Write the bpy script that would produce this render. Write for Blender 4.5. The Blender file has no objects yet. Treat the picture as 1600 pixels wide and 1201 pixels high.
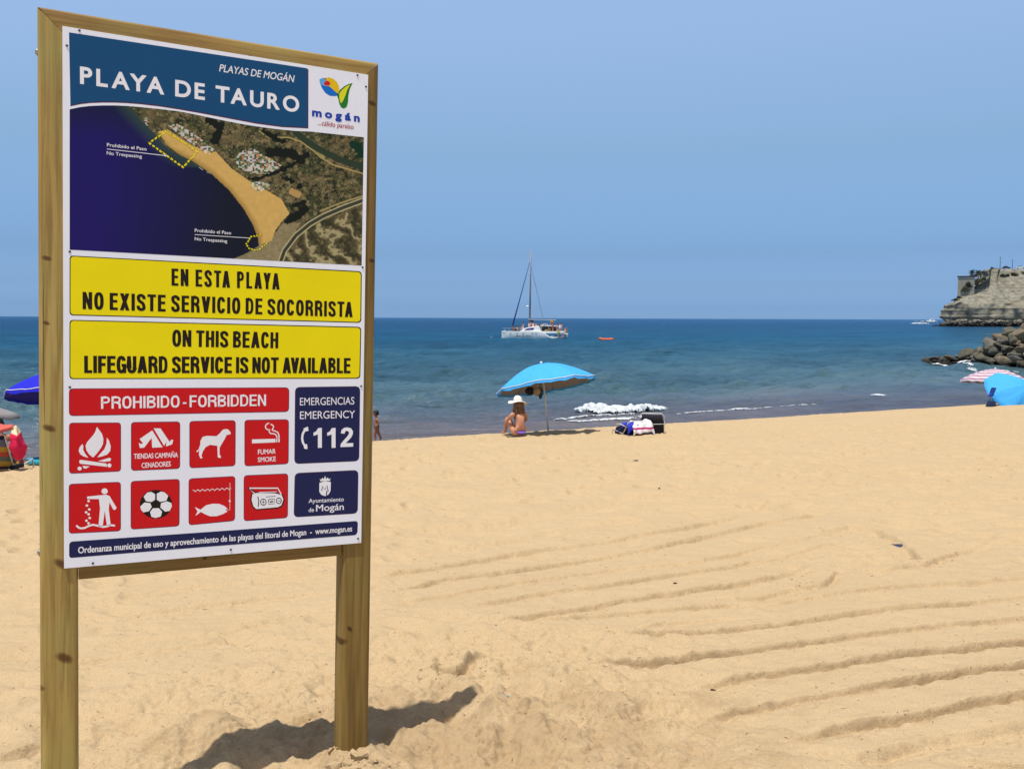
import bpy, bmesh, math, random
import numpy as np
from mathutils import Vector, Matrix, Quaternion
random.seed(7); rng = np.random.default_rng(7)
S = bpy.context.scene
C = S.collection
R_ = math.radians
# ------------------------------------------------------------------ camera
F = 1400.0                                   # focal length in pixels of the 1600 wide photograph
EYE = Vector((0, 0, 1.5))
cam_d = bpy.data.cameras.new('camera'); cam = bpy.data.objects.new('camera', cam_d); C.objects.link(cam)
cam_d.sensor_width = 36; cam_d.lens = 36 * F / 1600; cam_d.clip_start = 0.05; cam_d.clip_end = 60000
PITCH = math.atan(103.8 / F)
CR = Matrix.Rotation(math.pi/2 - PITCH, 3, 'X') @ Matrix.Rotation(0.0035, 3, 'Z')
cam.matrix_world = Matrix.Translation(EYE) @ CR.to_4x4()
S.camera = cam
# ------------------------------------------------------------------ light
SUNV = Vector((-0.3617, -0.5967, 2.6918)).normalized()
EL = math.asin(SUNV.z); AZ = math.atan2(SUNV.x, SUNV.y)
sl = bpy.data.lights.new('sun', 'SUN'); sl.energy = 3.9; sl.angle = R_(0.53); sl.color = (1.0, 0.955, 0.88)
sun = bpy.data.objects.new('sun', sl); C.objects.link(sun); sun.rotation_euler = SUNV.to_track_quat('Z', 'Y').to_euler()
W = bpy.data.worlds.new('World'); S.world = W; W.use_nodes = True
nt = W.node_tree; nt.nodes.clear()
def wn(t, **k):
    n = nt.nodes.new(t)
    for a, b in k.items(): setattr(n, a, b)
    return n
sky = wn('ShaderNodeTexSky', sky_type='NISHITA', sun_disc=False, sun_elevation=EL, sun_rotation=AZ, altitude=0, air_density=1.0, dust_density=1.2, ozone_density=2.5)
bg = wn('ShaderNodeBackground'); out = wn('ShaderNodeOutputWorld')
tc = wn('ShaderNodeTexCoord'); sp = wn('ShaderNodeSeparateXYZ'); rp = wn('ShaderNodeValToRGB'); mx = wn('ShaderNodeMix', data_type='RGBA', blend_type='MULTIPLY')
nt.links.new(tc.outputs['Generated'], sp.inputs[0]); nt.links.new(sp.outputs['Z'], rp.inputs[0])
SKYRAMP = [(0.0, (0.40, 0.66, 1.2)), (0.012, (0.285, 0.495, 0.97)), (0.035, (.245, .38, .70)), (0.07, (.240, .340, .54)), (0.175, (.430, .492, .542)), (0.34, (.88, .84, .79)), (0.65, (.62, .53, .45)), (1.0, (.56, .47, .38))]
while len(rp.color_ramp.elements) < len(SKYRAMP): rp.color_ramp.elements.new(0.5)
for e, (p, c) in zip(rp.color_ramp.elements, SKYRAMP): e.position = p; e.color = (*c, 1)
rp.color_ramp.interpolation = 'LINEAR'
mx.inputs[0].default_value = 1
nt.links.new(sky.outputs[0], mx.inputs[6]); nt.links.new(rp.outputs[0], mx.inputs[7])
vs_ = wn('ShaderNodeVectorMath', operation='SCALE'); vs_.inputs['Scale'].default_value = 1.3; nt.links.new(mx.outputs[2], vs_.inputs[0]); nt.links.new(vs_.outputs[0], bg.inputs[0]); bg.inputs[1].default_value = 0.15
nt.links.new(bg.outputs[0], out.inputs[0])
S.view_settings.view_transform = 'Standard'; S.view_settings.look = 'None'; S.view_settings.gamma = 1; S.view_settings.exposure = 0.35
S.cycles.max_bounces = 6
# ------------------------------------------------------------------ helpers
def srgb(r, g, b):
    f = lambda c: (c/255/12.92) if c/255 <= .04045 else ((c/255+.055)/1.055)**2.4
    return (f(r), f(g), f(b))
MATS = {}
class NT:
    """tiny node helper"""
    def __init__(s, name, rough=.6, spec=.3, color=None):
        s.m = bpy.data.materials.new(name); s.m.use_nodes = True; s.t = s.m.node_tree; s.b = s.t.nodes['Principled BSDF']
        s.b.inputs['Roughness'].default_value = rough; s.b.inputs['Specular IOR Level'].default_value = spec
        if color: s.b.inputs['Base Color'].default_value = (*color, 1)
    def n(s, t, **k):
        n = s.t.nodes.new(t)
        for a, b in k.items(): setattr(n, a, b)
        return n
    def l(s, a, b): s.t.links.new(a, b)
    def obj(s, scale=(1,1,1), gen='Object', loc=(0,0,0)):
        c = s.n('ShaderNodeTexCoord'); m = s.n('ShaderNodeMapping'); m.inputs['Scale'].default_value = scale; m.inputs['Location'].default_value = loc
        s.l(c.outputs[gen], m.inputs[0]); return m.outputs[0]
    def noise(s, vec, scale, detail=4, rough=.55, dist=0):
        n = s.n('ShaderNodeTexNoise'); n.inputs['Scale'].default_value = scale; n.inputs['Detail'].default_value = detail
        n.inputs['Roughness'].default_value = rough; n.inputs['Distortion'].default_value = dist
        if vec is not None: s.l(vec, n.inputs['Vector'])
        return n.outputs['Fac']
    def ramp(s, fac, stops, interp='LINEAR'):
        r = s.n('ShaderNodeValToRGB'); r.color_ramp.interpolation = interp
        while len(r.color_ramp.elements) < len(stops): r.color_ramp.elements.new(.5)
        for e, (p, c) in zip(r.color_ramp.elements, stops):
            e.position = p; e.color = (*(c if hasattr(c, '__len__') else (c, c, c)), 1)
        s.l(fac, r.inputs[0]); return r.outputs[0]
    def mix(s, fac, a, b, mode='MIX'):
        m = s.n('ShaderNodeMix', data_type='RGBA', blend_type=mode)
        for v, i in ((fac, 0), (a, 6), (b, 7)):
            if hasattr(v, 'is_output'): s.l(v, m.inputs[i])
            elif i == 0: m.inputs[0].default_value = v
            else: m.inputs[i].default_value = (*v, 1)
        return m.outputs[2]
    def math(s, op, a, b=None, clamp=False):
        m = s.n('ShaderNodeMath', operation=op, use_clamp=clamp)
        for i, v in enumerate((a, b)):
            if v is None: continue
            if hasattr(v, 'is_output'): s.l(v, m.inputs[i])
            else: m.inputs[i].default_value = v
        return m.outputs[0]
    def color(s, c): s.l(c, s.b.inputs['Base Color'])
    def bump(s, h, strength=.5, dist=.01, prev=None):
        b = s.n('ShaderNodeBump'); b.inputs['Strength'].default_value = strength; b.inputs['Distance'].default_value = dist
        s.l(h, b.inputs['Height'])
        if prev is not None: s.l(prev, b.inputs['Normal'])
        s.l(b.outputs[0], s.b.inputs['Normal']); return b.outputs[0]
def flat(name, color, rough=.5, spec=.3, var=.10, scale=30, bump=0.0):
    """procedural material: a colour with slight noise variation"""
    if name in MATS: return MATS[name]
    t = NT(name, rough, spec)
    n = t.noise(t.obj(), scale, 3)
    c = t.ramp(n, [(0.3, tuple(x*(1-var) for x in color)), (0.7, tuple(min(1, x*(1+var)) for x in color))])
    t.color(c)
    if bump: t.bump(n, .6, bump)
    MATS[name] = t.m; return t.m
def finish(name, me, mat, parent=None, smooth=False, loc=None):
    if mat is not None:
        for m in (mat if isinstance(mat, (list, tuple)) else [mat]): me.materials.append(m)
    if smooth: me.polygons.foreach_set('use_smooth', [True]*len(me.polygons))
    o = bpy.data.objects.new(name, me); C.objects.link(o)
    if parent is not None: o.parent = parent
    if loc is not None: o.location = loc
    return o
class MB:
    def __init__(s): s.v = []; s.f = []; s.mi = []; s.cur = 0
    def add(s, vs, fs):
        b = len(s.v); s.v += [tuple(v) for v in vs]; s.f += [tuple(b+i for i in f) for f in fs]; s.mi += [s.cur]*len(fs); return s
    def box(s, c, d, rot=None, taper=1.0):
        x, y, z = (k/2 for k in d); vs = []
        for sz in (-1, 1):
            k = taper if sz > 0 else 1
            for sx, sy in ((-1,-1),(1,-1),(1,1),(-1,1)):
                p = Vector((sx*x*k, sy*y*k, sz*z))
                if rot is not None: p = rot @ p
                vs.append(p + Vector(c))
        return s.add(vs, [(3,2,1,0),(4,5,6,7),(0,1,5,4),(1,2,6,5),(2,3,7,6),(3,0,4,7)])
    def tube(s, pts, r, n=8, closed=False):
        pts = [Vector(p) for p in pts]; rr = r if hasattr(r, '__len__') else [r]*len(pts)
        vs = []; up = Vector((0,0,1)); m = len(pts)
        for i, p in enumerate(pts):
            if closed: d = (pts[(i+1) % m]-pts[i-1])
            else: d = pts[min(i+1, m-1)]-pts[max(i-1, 0)]
            d.normalize(); a = d.cross(up)
            if a.length < .05: a = d.cross(Vector((1,0,0)))
            a.normalize(); b = a.cross(d)
            for k in range(n):
                t = 2*math.pi*k/n; vs.append(p + (a*math.cos(t)+b*math.sin(t))*rr[i])
        fs = [(i*n+k, i*n+(k+1) % n, ((i+1) % m)*n+(k+1) % n, ((i+1) % m)*n+k) for i in range(m if closed else m-1) for k in range(n)]
        if not closed: fs += [tuple(range(n))[::-1], tuple((m-1)*n+k for k in range(n))]
        return s.add(vs, fs)
    def lathe(s, prof, n=16, M=None):
        vs = []
        for r, z in prof:
            for k in range(n):
                t = 2*math.pi*k/n; p = Vector((r*math.cos(t), r*math.sin(t), z)); vs.append(M @ p if M is not None else p)
        m = len(prof)
        return s.add(vs, [(i*n+k, i*n+(k+1) % n, (i+1)*n+(k+1) % n, (i+1)*n+k) for i in range(m-1) for k in range(n)])
    def ball(s, c, r, n=10, m=6, sc=(1,1,1), rot=None):
        prof = [(math.sin(math.pi*i/m)*1.0+1e-4, -math.cos(math.pi*i/m)) for i in range(m+1)]
        M = Matrix.Translation(c) @ (rot.to_4x4() if rot is not None else Matrix.Identity(4)) @ Matrix.Diagonal((r*sc[0], r*sc[1], r*sc[2], 1))
        return s.lathe(prof, n, M)
    def prism(s, poly, a, b, axis='y'):
        """closed polygon in the (x,z) plane extruded along y from a to b"""
        n = len(poly); vs = [(x, a, z) for x, z in poly]+[(x, b, z) for x, z in poly]
        return s.add(vs, [tuple(range(n)), tuple(range(2*n-1, n-1, -1))]+[(i, n+i, n+(i+1) % n, (i+1) % n) for i in range(n)])
    def mesh(s, name='m', fix=True):
        me = bpy.data.meshes.new(name); me.from_pydata(s.v, [], s.f); me.update()
        me.polygons.foreach_set('material_index', s.mi)
        if fix:
            bm = bmesh.new(); bm.from_mesh(me); bmesh.ops.recalc_face_normals(bm, faces=bm.faces); bm.to_mesh(me); bm.free()
        return me
    def build(s, name, mat, parent=None, smooth=False, bevel=0, loc=None):
        me = s.mesh(name)
        if bevel:
            bm = bmesh.new(); bm.from_mesh(me); bmesh.ops.remove_doubles(bm, verts=bm.verts, dist=1e-5)
            es = [e for e in bm.edges if len(e.link_faces) == 2 and e.calc_face_angle(0) > .5]
            bmesh.ops.bevel(bm, geom=es, offset=bevel, segments=2, affect='EDGES', profile=.6); bm.to_mesh(me); bm.free()
        return finish(name, me, mat, parent, smooth, loc)
def tag(o, label=None, cat=None, group=None, kind=None):
    if label: o['label'] = label
    if cat: o['category'] = cat
    if group: o['group'] = group
    if kind: o['kind'] = kind
    return o
def thing(name, loc, label, cat, rz=0, group=None):
    o = bpy.data.objects.new(name, None); C.objects.link(o); o.empty_display_size = .1
    o.location = loc; o.rotation_euler = (0, 0, rz); return tag(o, label, cat, group)
def copy_tree(o, parent=None):
    c = o.copy(); C.objects.link(c); c.parent = parent
    for ch in list(o.children): copy_tree(ch, c)
    return c
def skin(name, joints, edges, mat, parent=None, sub=2):
    """one continuous surface grown over a skeleton; joints = [(x,y,z,r)], joint 0 is the root"""
    me = bpy.data.meshes.new(name); me.from_pydata([j[:3] for j in joints], edges, [])
    o = bpy.data.objects.new(name, me); C.objects.link(o)
    m = o.modifiers.new('s', 'SKIN'); m.use_smooth_shade = True; m.branch_smoothing = .3
    for i, j in enumerate(joints):
        r = j[3] if hasattr(j[3], '__len__') else (j[3], j[3])
        me.skin_vertices[0].data[i].radius = r; me.skin_vertices[0].data[i].use_root = (i == 0)
    if sub: s = o.modifiers.new('d', 'SUBSURF'); s.levels = s.render_levels = sub
    dg = bpy.context.evaluated_depsgraph_get(); ev = o.evaluated_get(dg); me2 = bpy.data.meshes.new_from_object(ev)
    bpy.data.objects.remove(o); bpy.data.meshes.remove(me); me2.materials.clear()
    return finish(name, me2, mat, parent, True)
# numpy noise
def _h(ix, iy, iz, seed):
    n = (ix.astype(np.int64)*374761393 + iy.astype(np.int64)*668265263 + iz.astype(np.int64)*2147483647 + seed*974634777) & 0xffffffff
    n = ((n ^ (n >> 13))*1274126177) & 0xffffffff; n = ((n ^ (n >> 16))*2246822519) & 0xffffffff
    return ((n ^ (n >> 15)) & 0xffffff)/float(0xffffff)
def vn2(x, y, seed=0):
    xi = np.floor(x); yi = np.floor(y); fx = x-xi; fy = y-yi; fx = fx*fx*fx*(fx*(fx*6-15)+10); fy = fy*fy*fy*(fy*(fy*6-15)+10); z = np.zeros_like(xi)
    a = _h(xi, yi, z, seed); b = _h(xi+1, yi, z, seed); c = _h(xi, yi+1, z, seed); d = _h(xi+1, yi+1, z, seed)
    return (a+(b-a)*fx)*(1-fy)+(c+(d-c)*fx)*fy
def fbm(x, y, oct=4, seed=0, gain=.5, lac=2.03):
    x = np.asarray(x, float); y = np.asarray(y, float); s = np.zeros(np.broadcast(x, y).shape); a = 1; t = 0
    for i in range(oct):
        s += a*(vn2(x, y, seed+i*17)-.5); t += a; a *= gain; x, y = (x*.8-y*.6)*lac, (x*.6+y*.8)*lac
    return s/t*2
def vn3(x, y, z, seed=0):
    xi, yi, zi = np.floor(x), np.floor(y), np.floor(z); f = [v-w for v, w in ((x, xi), (y, yi), (z, zi))]
    f = [t*t*(3-2*t) for t in f]; r = 0
    for i in (0, 1):
        for j in (0, 1):
            for k in (0, 1):
                r = r+_h(xi+i, yi+j, zi+k, seed)*(f[0] if i else 1-f[0])*(f[1] if j else 1-f[1])*(f[2] if k else 1-f[2])
    return r
def fbm3(p, oct=4, seed=0, gain=.5):
    x, y, z = p; s = 0; a = 1; t = 0
    for i in range(oct):
        s = s+a*(vn3(x, y, z, seed+i*31)-.5); t += a; a *= gain; x, y, z = x*2.03+1.7, y*2.03+3.1, z*2.03+5.3
    return s/t*2
def grid_mesh(name, X, Y, Z, wrap=False):
    nr, nc = X.shape; me = bpy.data.meshes.new(name)
    co = np.stack([X, Y, Z], -1).reshape(-1, 3).astype(np.float32)
    i = np.arange(nr-1)[:, None]; j = np.arange(nc if wrap else nc-1)[None, :]; j2 = (j+1) % nc
    q = np.stack([i*nc+j, i*nc+j2, (i+1)*nc+j2, (i+1)*nc+j], -1).reshape(-1, 4).astype(np.int32)
    me.vertices.add(len(co)); me.vertices.foreach_set('co', co.ravel())
    me.loops.add(q.size); me.loops.foreach_set('vertex_index', q.ravel())
    me.polygons.add(len(q)); me.polygons.foreach_set('loop_start', np.arange(len(q), dtype=np.int32)*4); me.polygons.foreach_set('loop_total', np.full(len(q), 4, np.int32))
    me.update(calc_edges=True); me.validate(); return me
# ------------------------------------------------------------------ the lie of the land
NX, NY = -0.4457, 0.8952                     # inland-to-sea direction; t = distance along it
SLOPE, T0, SEA = 0.0643, 18.65, -2.2
def base_z(t):
    t = np.asarray(t, float)
    z = np.where(t < T0, -SLOPE*np.maximum(t, -12), -SLOPE*T0-.135*(t-T0)-.0015*np.maximum(t-T0, 0)**2)
    # soften the crest
    k = np.exp(-((t-T0)/.7)**2)*.02
    return np.maximum(z-k, -6.0)
def ray(px, py):
    return (CR @ Vector(((px-800)/F, -(py-600.5)/F, -1))).normalized()
def ground(px, py):
    d = ray(px, py); k = -(EYE.z)/(d.z+SLOPE*(NX*d.x+NY*d.y)); return EYE+d*k
def at_depth(px, py, Y):
    d = ray(px, py); return EYE+d*(Y/d.y)
def at_z(px, py, z):
    d = ray(px, py); return EYE+d*((z-EYE.z)/d.z)
# ------------------------------------------------------------------ sand
def G(*pts): return [ground(*p)[:2] for p in pts]
# furrows left by the beach rake: (points on the ground, depth, width, softness of the step)
FUR = [
 (G((1150,952),(1200,945),(1375,924),(1600,908),(1800,893)), .024, .09, .008),
 (G((800,978),(900,968),(1000,959),(1100,949),(1200,944)), .024, .09, .008),
 (G((930,1004),(1020,996),(1100,990),(1200,979),(1350,960),(1500,946),(1600,935),(1850,910)), .034, .085, .005),
 (G((880,1052),(980,1042),(1080,1030),(1200,1014),(1388,989),(1500,978),(1600,966),(1850,938)), .036, .085, .005),
 (G((1060,1078),(1130,1068),(1200,1055),(1293,1043),(1425,1021),(1525,1010),(1600,1003),(1850,980)), .036, .085, .005),
 (G((1050,1122),(1200,1103),(1350,1079),(1450,1063),(1525,1050),(1600,1039),(1850,1000)), .036, .085, .005),
 (G((1200,1158),(1250,1150),(1375,1128),(1500,1108),(1600,1090),(1850,1050)), .036, .10, .006),
 (G((1300,1200),(1400,1172),(1525,1150),(1600,1140),(1850,1110)), .03, .20, .05),
 (G((1460,1196),(1530,1192),(1600,1200),(1750,1215)), .04, .12, .02),
 (G((1000,1290),(1200,1260),(1400,1235),(1700,1195),(1900,1170)), .035, .12, .01),
 (G((620,830),(720,822),(800,812),(900,795),(975,778),(1075,772),(1200,762),(1300,758)), .055, .45, .22),
 (G((600,872),(700,858),(800,842),(912,822),(1000,812)), .030, .3, .10),
 (G((560,905),(700,884),(800,867),(925,848),(1050,826),(1180,802)), .024, .14, .02),
 (G((600,925),(700,905),(800,891),(950,868),(1025,855),(1200,815),(1300,800)), .026, .13, .015),
 (G((600,950),(700,932),(800,915),(950,890),(1080,876),(1200,852),(1330,826)), .016, .14, .02),
 (G((700,960),(825,935),(1000,907),(1100,890),(1200,872),(1340,840)), .02, .13, .02),
 (G((760,985),(800,976),(900,957),(1000,937),(1125,917),(1200,905),(1280,890)), .028, .11, .008),
 (G((960,990),(1040,975),(1125,968),(1200,965)), .02, .14, .03),
 (G((130,945),(250,926),(400,912),(520,900)), .011, .25, .05),
 (G((130,975),(250,960),(400,938),(560,922),(640,905)), .012, .25, .05),
 (G((0,985),(60,975),(200,960)), .012, .2, .05),
 (G((130,1015),(230,1002),(350,990),(470,960),(620,940)), .012, .25, .05),
 (G((0,1060),(60,1045),(160,1030),(300,1010),(420,985)), .011, .25, .05),
 (G((-60,1200),(0,1192),(60,1176),(140,1170)), .03, .12, .025),
 (G((880,660+330),(950,985),(1010,993)), .03, .15, .02),
 # heap and trench on the right
 (G((1100,938),(1180,935),(1230,927),(1290,915),(1318,888)), .026, .16, .02),
 (G((1310,885),(1375,897),(1440,888),(1500,860),(1560,850)), .026, .16, .02),
 (G((1270,832),(1330,822),(1365,826),(1400,842),(1425,865),(1440,880)), .028, .28, .05),
 # broken crust near the board
 (G((640,1052),(685,1042),(715,1046),(745,1027),(790,1022)), .06, .12, .006),
 (G((300,1168),(420,1128),(520,1100),(620,1092)), .02, .18, .03),
 (G((140,1172),(180,1160),(215,1145)), .03, .08, .02),
 (G((330,1148),(390,1130),(440,1118)), .03, .1, .02),
 (G((940,1095),(980,1105),(1040,1120),(1075,1135)), .03, .14, .03),
 (G((1260,1160),(1290,1180),(1320,1196)), .04, .12, .03),
]
BOARD_R = ground(545, 1190); BOARD_L = ground(92, 1290)
def sand_z(x, y, fine=True):
    x = np.asarray(x, float); y = np.asarray(y, float); t = NX*x+NY*y; z = base_z(t)
    dry = 1/(1+np.exp((t-T0-2.5)/.8)); r = np.hypot(x, y)
    z = z+dry*(.030*fbm(x/2.6, y/2.6, 3, 3)+.024*fbm(x/.75, y/.75, 3, 9))+(1-dry)*.02*fbm(x/2.5, y/2.5, 2, 5)
    if not fine: return z
    # rough trampled ground around the board, calmer where the rake has passed
    bx, by = ground(640, 1130)[:2]
    rough = np.clip(np.exp(-(((x-bx-.15)/1.5)**2+((y-by)/.85)**2))*1.5, 0, 1)*(1-.6*np.clip((x-.55)/.6, 0, 1))
    cx2, cy2 = ground(800, 1015)[:2]; c3 = ground(1370, 870); rough = np.clip(rough+.62*np.exp(-(((x-cx2-.55*(y-cy2))/1.0)**2+((y-cy2)/.34)**2))+.55*np.exp(-(((x-c3.x)/.8)**2+((y-c3.y)/.55)**2)), 0, 1)
    raked = np.zeros_like(z)
    for P, D, wd, sf in FUR:
        P = np.array(P); lo = P.min(0)-.8; hi = P.max(0)+.8
        idx = np.nonzero((x > lo[0]) & (x < hi[0]) & (y > lo[1]) & (y < hi[1]))[0]
        if len(idx) == 0: continue
        qx, qy = x[idx], y[idx]; best = np.full(len(idx), 1e9); sd = np.zeros(len(idx)); al = np.zeros(len(idx)); L = np.sum(np.hypot(*(P[1:]-P[:-1]).T)); acc = 0
        for a, b in zip(P[:-1], P[1:]):
            d = b-a; l2 = d@d; k = np.clip(((qx-a[0])*d[0]+(qy-a[1])*d[1])/l2, 0, 1); l = math.sqrt(l2)
            dx = qx-a[0]-k*d[0]; dy = qy-a[1]-k*d[1]; ds = np.hypot(dx, dy); m = ds < best
            best[m] = ds[m]; sd[m] = (ds*np.sign(-(dx*d[1]-dy*d[0])))[m]; al[m] = (acc+k*l)[m]; acc += l
        sgn = 1 if P[-1][0] > P[0][0] else -1; s = sd*sgn
        s = s+.018*fbm(qx/.5, qy/.5, 2, 41)+.007*fbm(qx/.09, qy/.09, 3, 43)
        mod = (.95+.7*fbm(al/.7, al*0+P[0][0]*3, 3, 55))
        end = np.clip(np.minimum(al, L-al)/.35, 0, 1); end = end*end*(3-2*end)
        D = D*(1.42 if sf < .012 else 1.75 if sf < .06 else 1.3)*np.clip(mod, .25, 1.5)*end
        dn = np.clip((s+wd)/wd, 0, 1); dn = dn*dn
        sf = max(sf, .011) if sf < .03 else sf; up = np.where(s < sf, .72*np.clip(s/sf, 0, 1), .72+.28*np.clip((s-sf)/.003, 0, 1)) if sf < .03 else (lambda u: u*u*(3-2*u))(np.clip(s/sf, 0, 1))
        prof = np.where(s < 0, -D*dn, -D*(1-up)*1.0)+np.where(s > 0, .28*D*np.exp(-s/.09)*up, 0)
        prof = prof+np.exp(-((s+wd*.3)/(wd*.6))**2)*end*np.clip(D, 0, .04)*.30*fbm(qx/.045, qy/.045, 2, 47)
        z[idx] += prof*(best < .75)
        raked[idx] = np.maximum(raked[idx], np.exp(-(best/.35)**2)*end*(D > .018))
    # footprints and hollows
    cs = .42; cx = np.floor(x/cs); cy = np.floor(y/cs); near = r < 30
    for ox in (-1, 0, 1):
        for oy in (-1, 0, 1):
            gx, gy = cx+ox, cy+oy; o = np.zeros_like(gx)
            h1, h2, h3, h4 = (_h(gx, gy, o, s) for s in (101, 102, 103, 104))
            px, py = (gx+h1)*cs, (gy+h2)*cs; a = h3*6.28; dx, dy = x-px, y-py
            u = dx*np.cos(a)+dy*np.sin(a); v = -dx*np.sin(a)+dy*np.cos(a); q = (u/.17)**2+(v/.10)**2
            z = z-dry*near*(1+.9*np.clip((r-5)/8, 0, 1))*(h4 > .22)*(.007+.028*h3)*(np.exp(-q)-.45*np.exp(-(q-1.9)**2*1.4))*(1-.85*raked)
    z = z+near*dry*((.0075*fbm(x/.11, y/.11, 3, 77)+.030*fbm(x/.33, y/.26, 3, 79, .55))*(1-.8*raked))
    rid = 1-np.abs(fbm(x/.16, y/.16, 4, 88)); rid2 = 1-np.abs(fbm(x/.34, y/.34, 3, 91))
    z = z+rough*(.034*(rid-.7)+.055*(rid2-.75)+.026*fbm(x/.06, y/.06, 3, 93, .6)+.05*fbm(x/.28, y/.28, 2, 97))
    for B, am in ((BOARD_R, .018), (BOARD_L, .02)):
        g = np.exp(-((x-B.x)**2+(y-B.y)**2)/.12**2); z = z+g*(am*.6+.02*(rid-.6)+.022*fbm(x/.05, y/.05, 2, 95))
    return z
def zg(x, y): return float(sand_z(np.array([x]), np.array([y]))[0])
def spaced(lo, hi, step): return np.arange(lo, hi+1e-9, step)
# polar sheet round the camera, dense where the picture looks
vrow = np.concatenate([np.geomspace(6000, 760, 40)[:-1], spaced(-760, -120, .75)*-1, np.geomspace(119, 22, 60)])
rr = 1.5*F/np.maximum(vrow-SLOPE*F*.8, 3)*1.0
rr = np.unique(np.concatenate([[.05, .15], np.minimum(rr, 400)]))
rr = rr[np.concatenate([[True], np.diff(rr) > 1e-4])]
th = np.concatenate([np.arctan(spaced(-860, 860, 2.4)/F), R_(32)+(np.linspace(0, 1, 60)[1:]**1.5)*R_(148), -(R_(32)+(np.linspace(0, 1, 60)[1:-1]**1.5)*R_(148))])
th = np.sort(th)
RR, TH = np.meshgrid(rr, th, indexing='ij'); X = RR*np.sin(TH); Y = RR*np.cos(TH)
Z = sand_z(X.ravel(), Y.ravel()).reshape(X.shape)
me = grid_mesh('sand', X, Y, Z, wrap=True)
t = NT('sand_material', .92, .15)
o_ = t.obj()
n1 = t.noise(o_, .9, 5); n2 = t.noise(o_, 9, 4); n3 = t.noise(o_, 260, 3, .7); n4 = t.noise(o_, 900, 2, .7)
c = t.ramp(n1, [(.3, (.40, .290, .160)), (.7, (.485, .362, .212))])
c = t.mix(.8, c, t.ramp(n3, [(.30, (.20, .135, .075)), (.46, (.465, .340, .19)), (.62, (.54, .402, .235)), (.75, (.80, .67, .50))]))
c = t.mix(t.ramp(n2, [(.45, 0), (.8, .16)]), c, (.42, .29, .16))
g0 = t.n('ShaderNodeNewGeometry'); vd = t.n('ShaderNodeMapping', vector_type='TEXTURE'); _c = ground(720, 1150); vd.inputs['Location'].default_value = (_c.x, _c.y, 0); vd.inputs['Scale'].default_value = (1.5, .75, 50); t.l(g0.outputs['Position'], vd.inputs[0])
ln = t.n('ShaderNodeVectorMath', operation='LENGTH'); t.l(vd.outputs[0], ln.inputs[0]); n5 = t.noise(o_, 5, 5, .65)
shade_mask = t.ramp(t.math('ADD', ln.outputs['Value'], t.math('MULTIPLY', t.math('SUBTRACT', n5, .5), 3.2)), [(.25, .55), (1.1, 0)]); c = t.mix(shade_mask, c, (.33, .225, .12))  # self-shading of the churned sand, painted in as darker mottling
vo = t.n('ShaderNodeTexVoronoi'); vo.inputs['Scale'].default_value = 55; t.l(o_, vo.inputs['Vector'])
sep = t.n('ShaderNodeSeparateColor'); t.l(vo.outputs['Color'], sep.inputs[0])
sp_ = t.math('MULTIPLY', t.math('GREATER_THAN', sep.outputs[0], .965), t.math('LESS_THAN', vo.outputs['Distance'], .3))
c = t.mix(t.math('MULTIPLY', sp_, .45), c, (.10, .07, .05))
# wet sand near the water line
g = t.n('ShaderNodeNewGeometry'); sx = t.n('ShaderNodeSeparateXYZ'); t.l(g.outputs['Position'], sx.inputs[0])
wet = t.ramp(t.math('ADD', sx.outputs['Z'], t.math('MULTIPLY', n1, .22)), [(0, 1), (1, 0)])
mr = t.n('ShaderNodeMapRange', interpolation_type='SMOOTHSTEP'); mr.inputs['From Min'].default_value = -1.52; mr.inputs['From Max'].default_value = -1.40
t.l(t.math('ADD', sx.outputs['Z'], t.math('MULTIPLY', n1, .12)), mr.inputs['Value'])
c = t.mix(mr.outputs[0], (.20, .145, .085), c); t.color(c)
rr_ = t.math('ADD', t.math('MULTIPLY', mr.outputs[0], .55), .37); t.l(rr_, t.b.inputs['Roughness'])
b1 = t.bump(n2, .5, .045); b2 = t.bump(n3, .6, .006, b1); t.bump(n4, .22, .0012, b2)
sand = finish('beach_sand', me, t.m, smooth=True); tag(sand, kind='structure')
# ------------------------------------------------------------------ sea
def sea_h(x, y, cell):
    z = np.zeros_like(x); t = NX*x+NY*y; s = NY*x-NX*y
    r_ = random.Random(5)
    for i in range(46):
        lam = .45*(1.095**i); ang = math.atan2(-NY, -NX)+r_.gauss(0, .8); k = 2*math.pi/lam
        a = .0155*lam**.62*(1 if lam < 8 else .6); ph = r_.uniform(0, 6.28)
        f = np.clip((lam/cell-1.8)/1.5, 0, 1)*(1 if lam < 8 else 1)
        w = k*(x*math.cos(ang)+y*math.sin(ang))+ph+1.3*fbm(x/(lam*3), y/(lam*3), 1, i+200)
        z += a*f*(np.sin(w)+.25*np.sin(2*w+.5))
    calm = np.clip((t-24.5)/16, .10, 1)
    z *= calm
    for tw, am, wd, s0, s1 in ((42.5, .30, 1.7, -30, 14), (31.5, .24, .9, -.5, 10), (29.8, .16, .8, -20, 1.5), (56, .24, 2.4, -60, 60), (74, .22, 3, -20, 90), (27.6, .06, .5, -40, 40)):
        tt = t-tw-1.3*fbm(s/9, s*0+tw, 2, int(tw))
        env = 1/(1+np.exp(-(s-s0)/1.6))/(1+np.exp((s-s1)/1.6))
        z += am*env*np.exp(-(tt/wd)**2*np.where(tt < 0, 2.2, .7))
    return z
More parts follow.
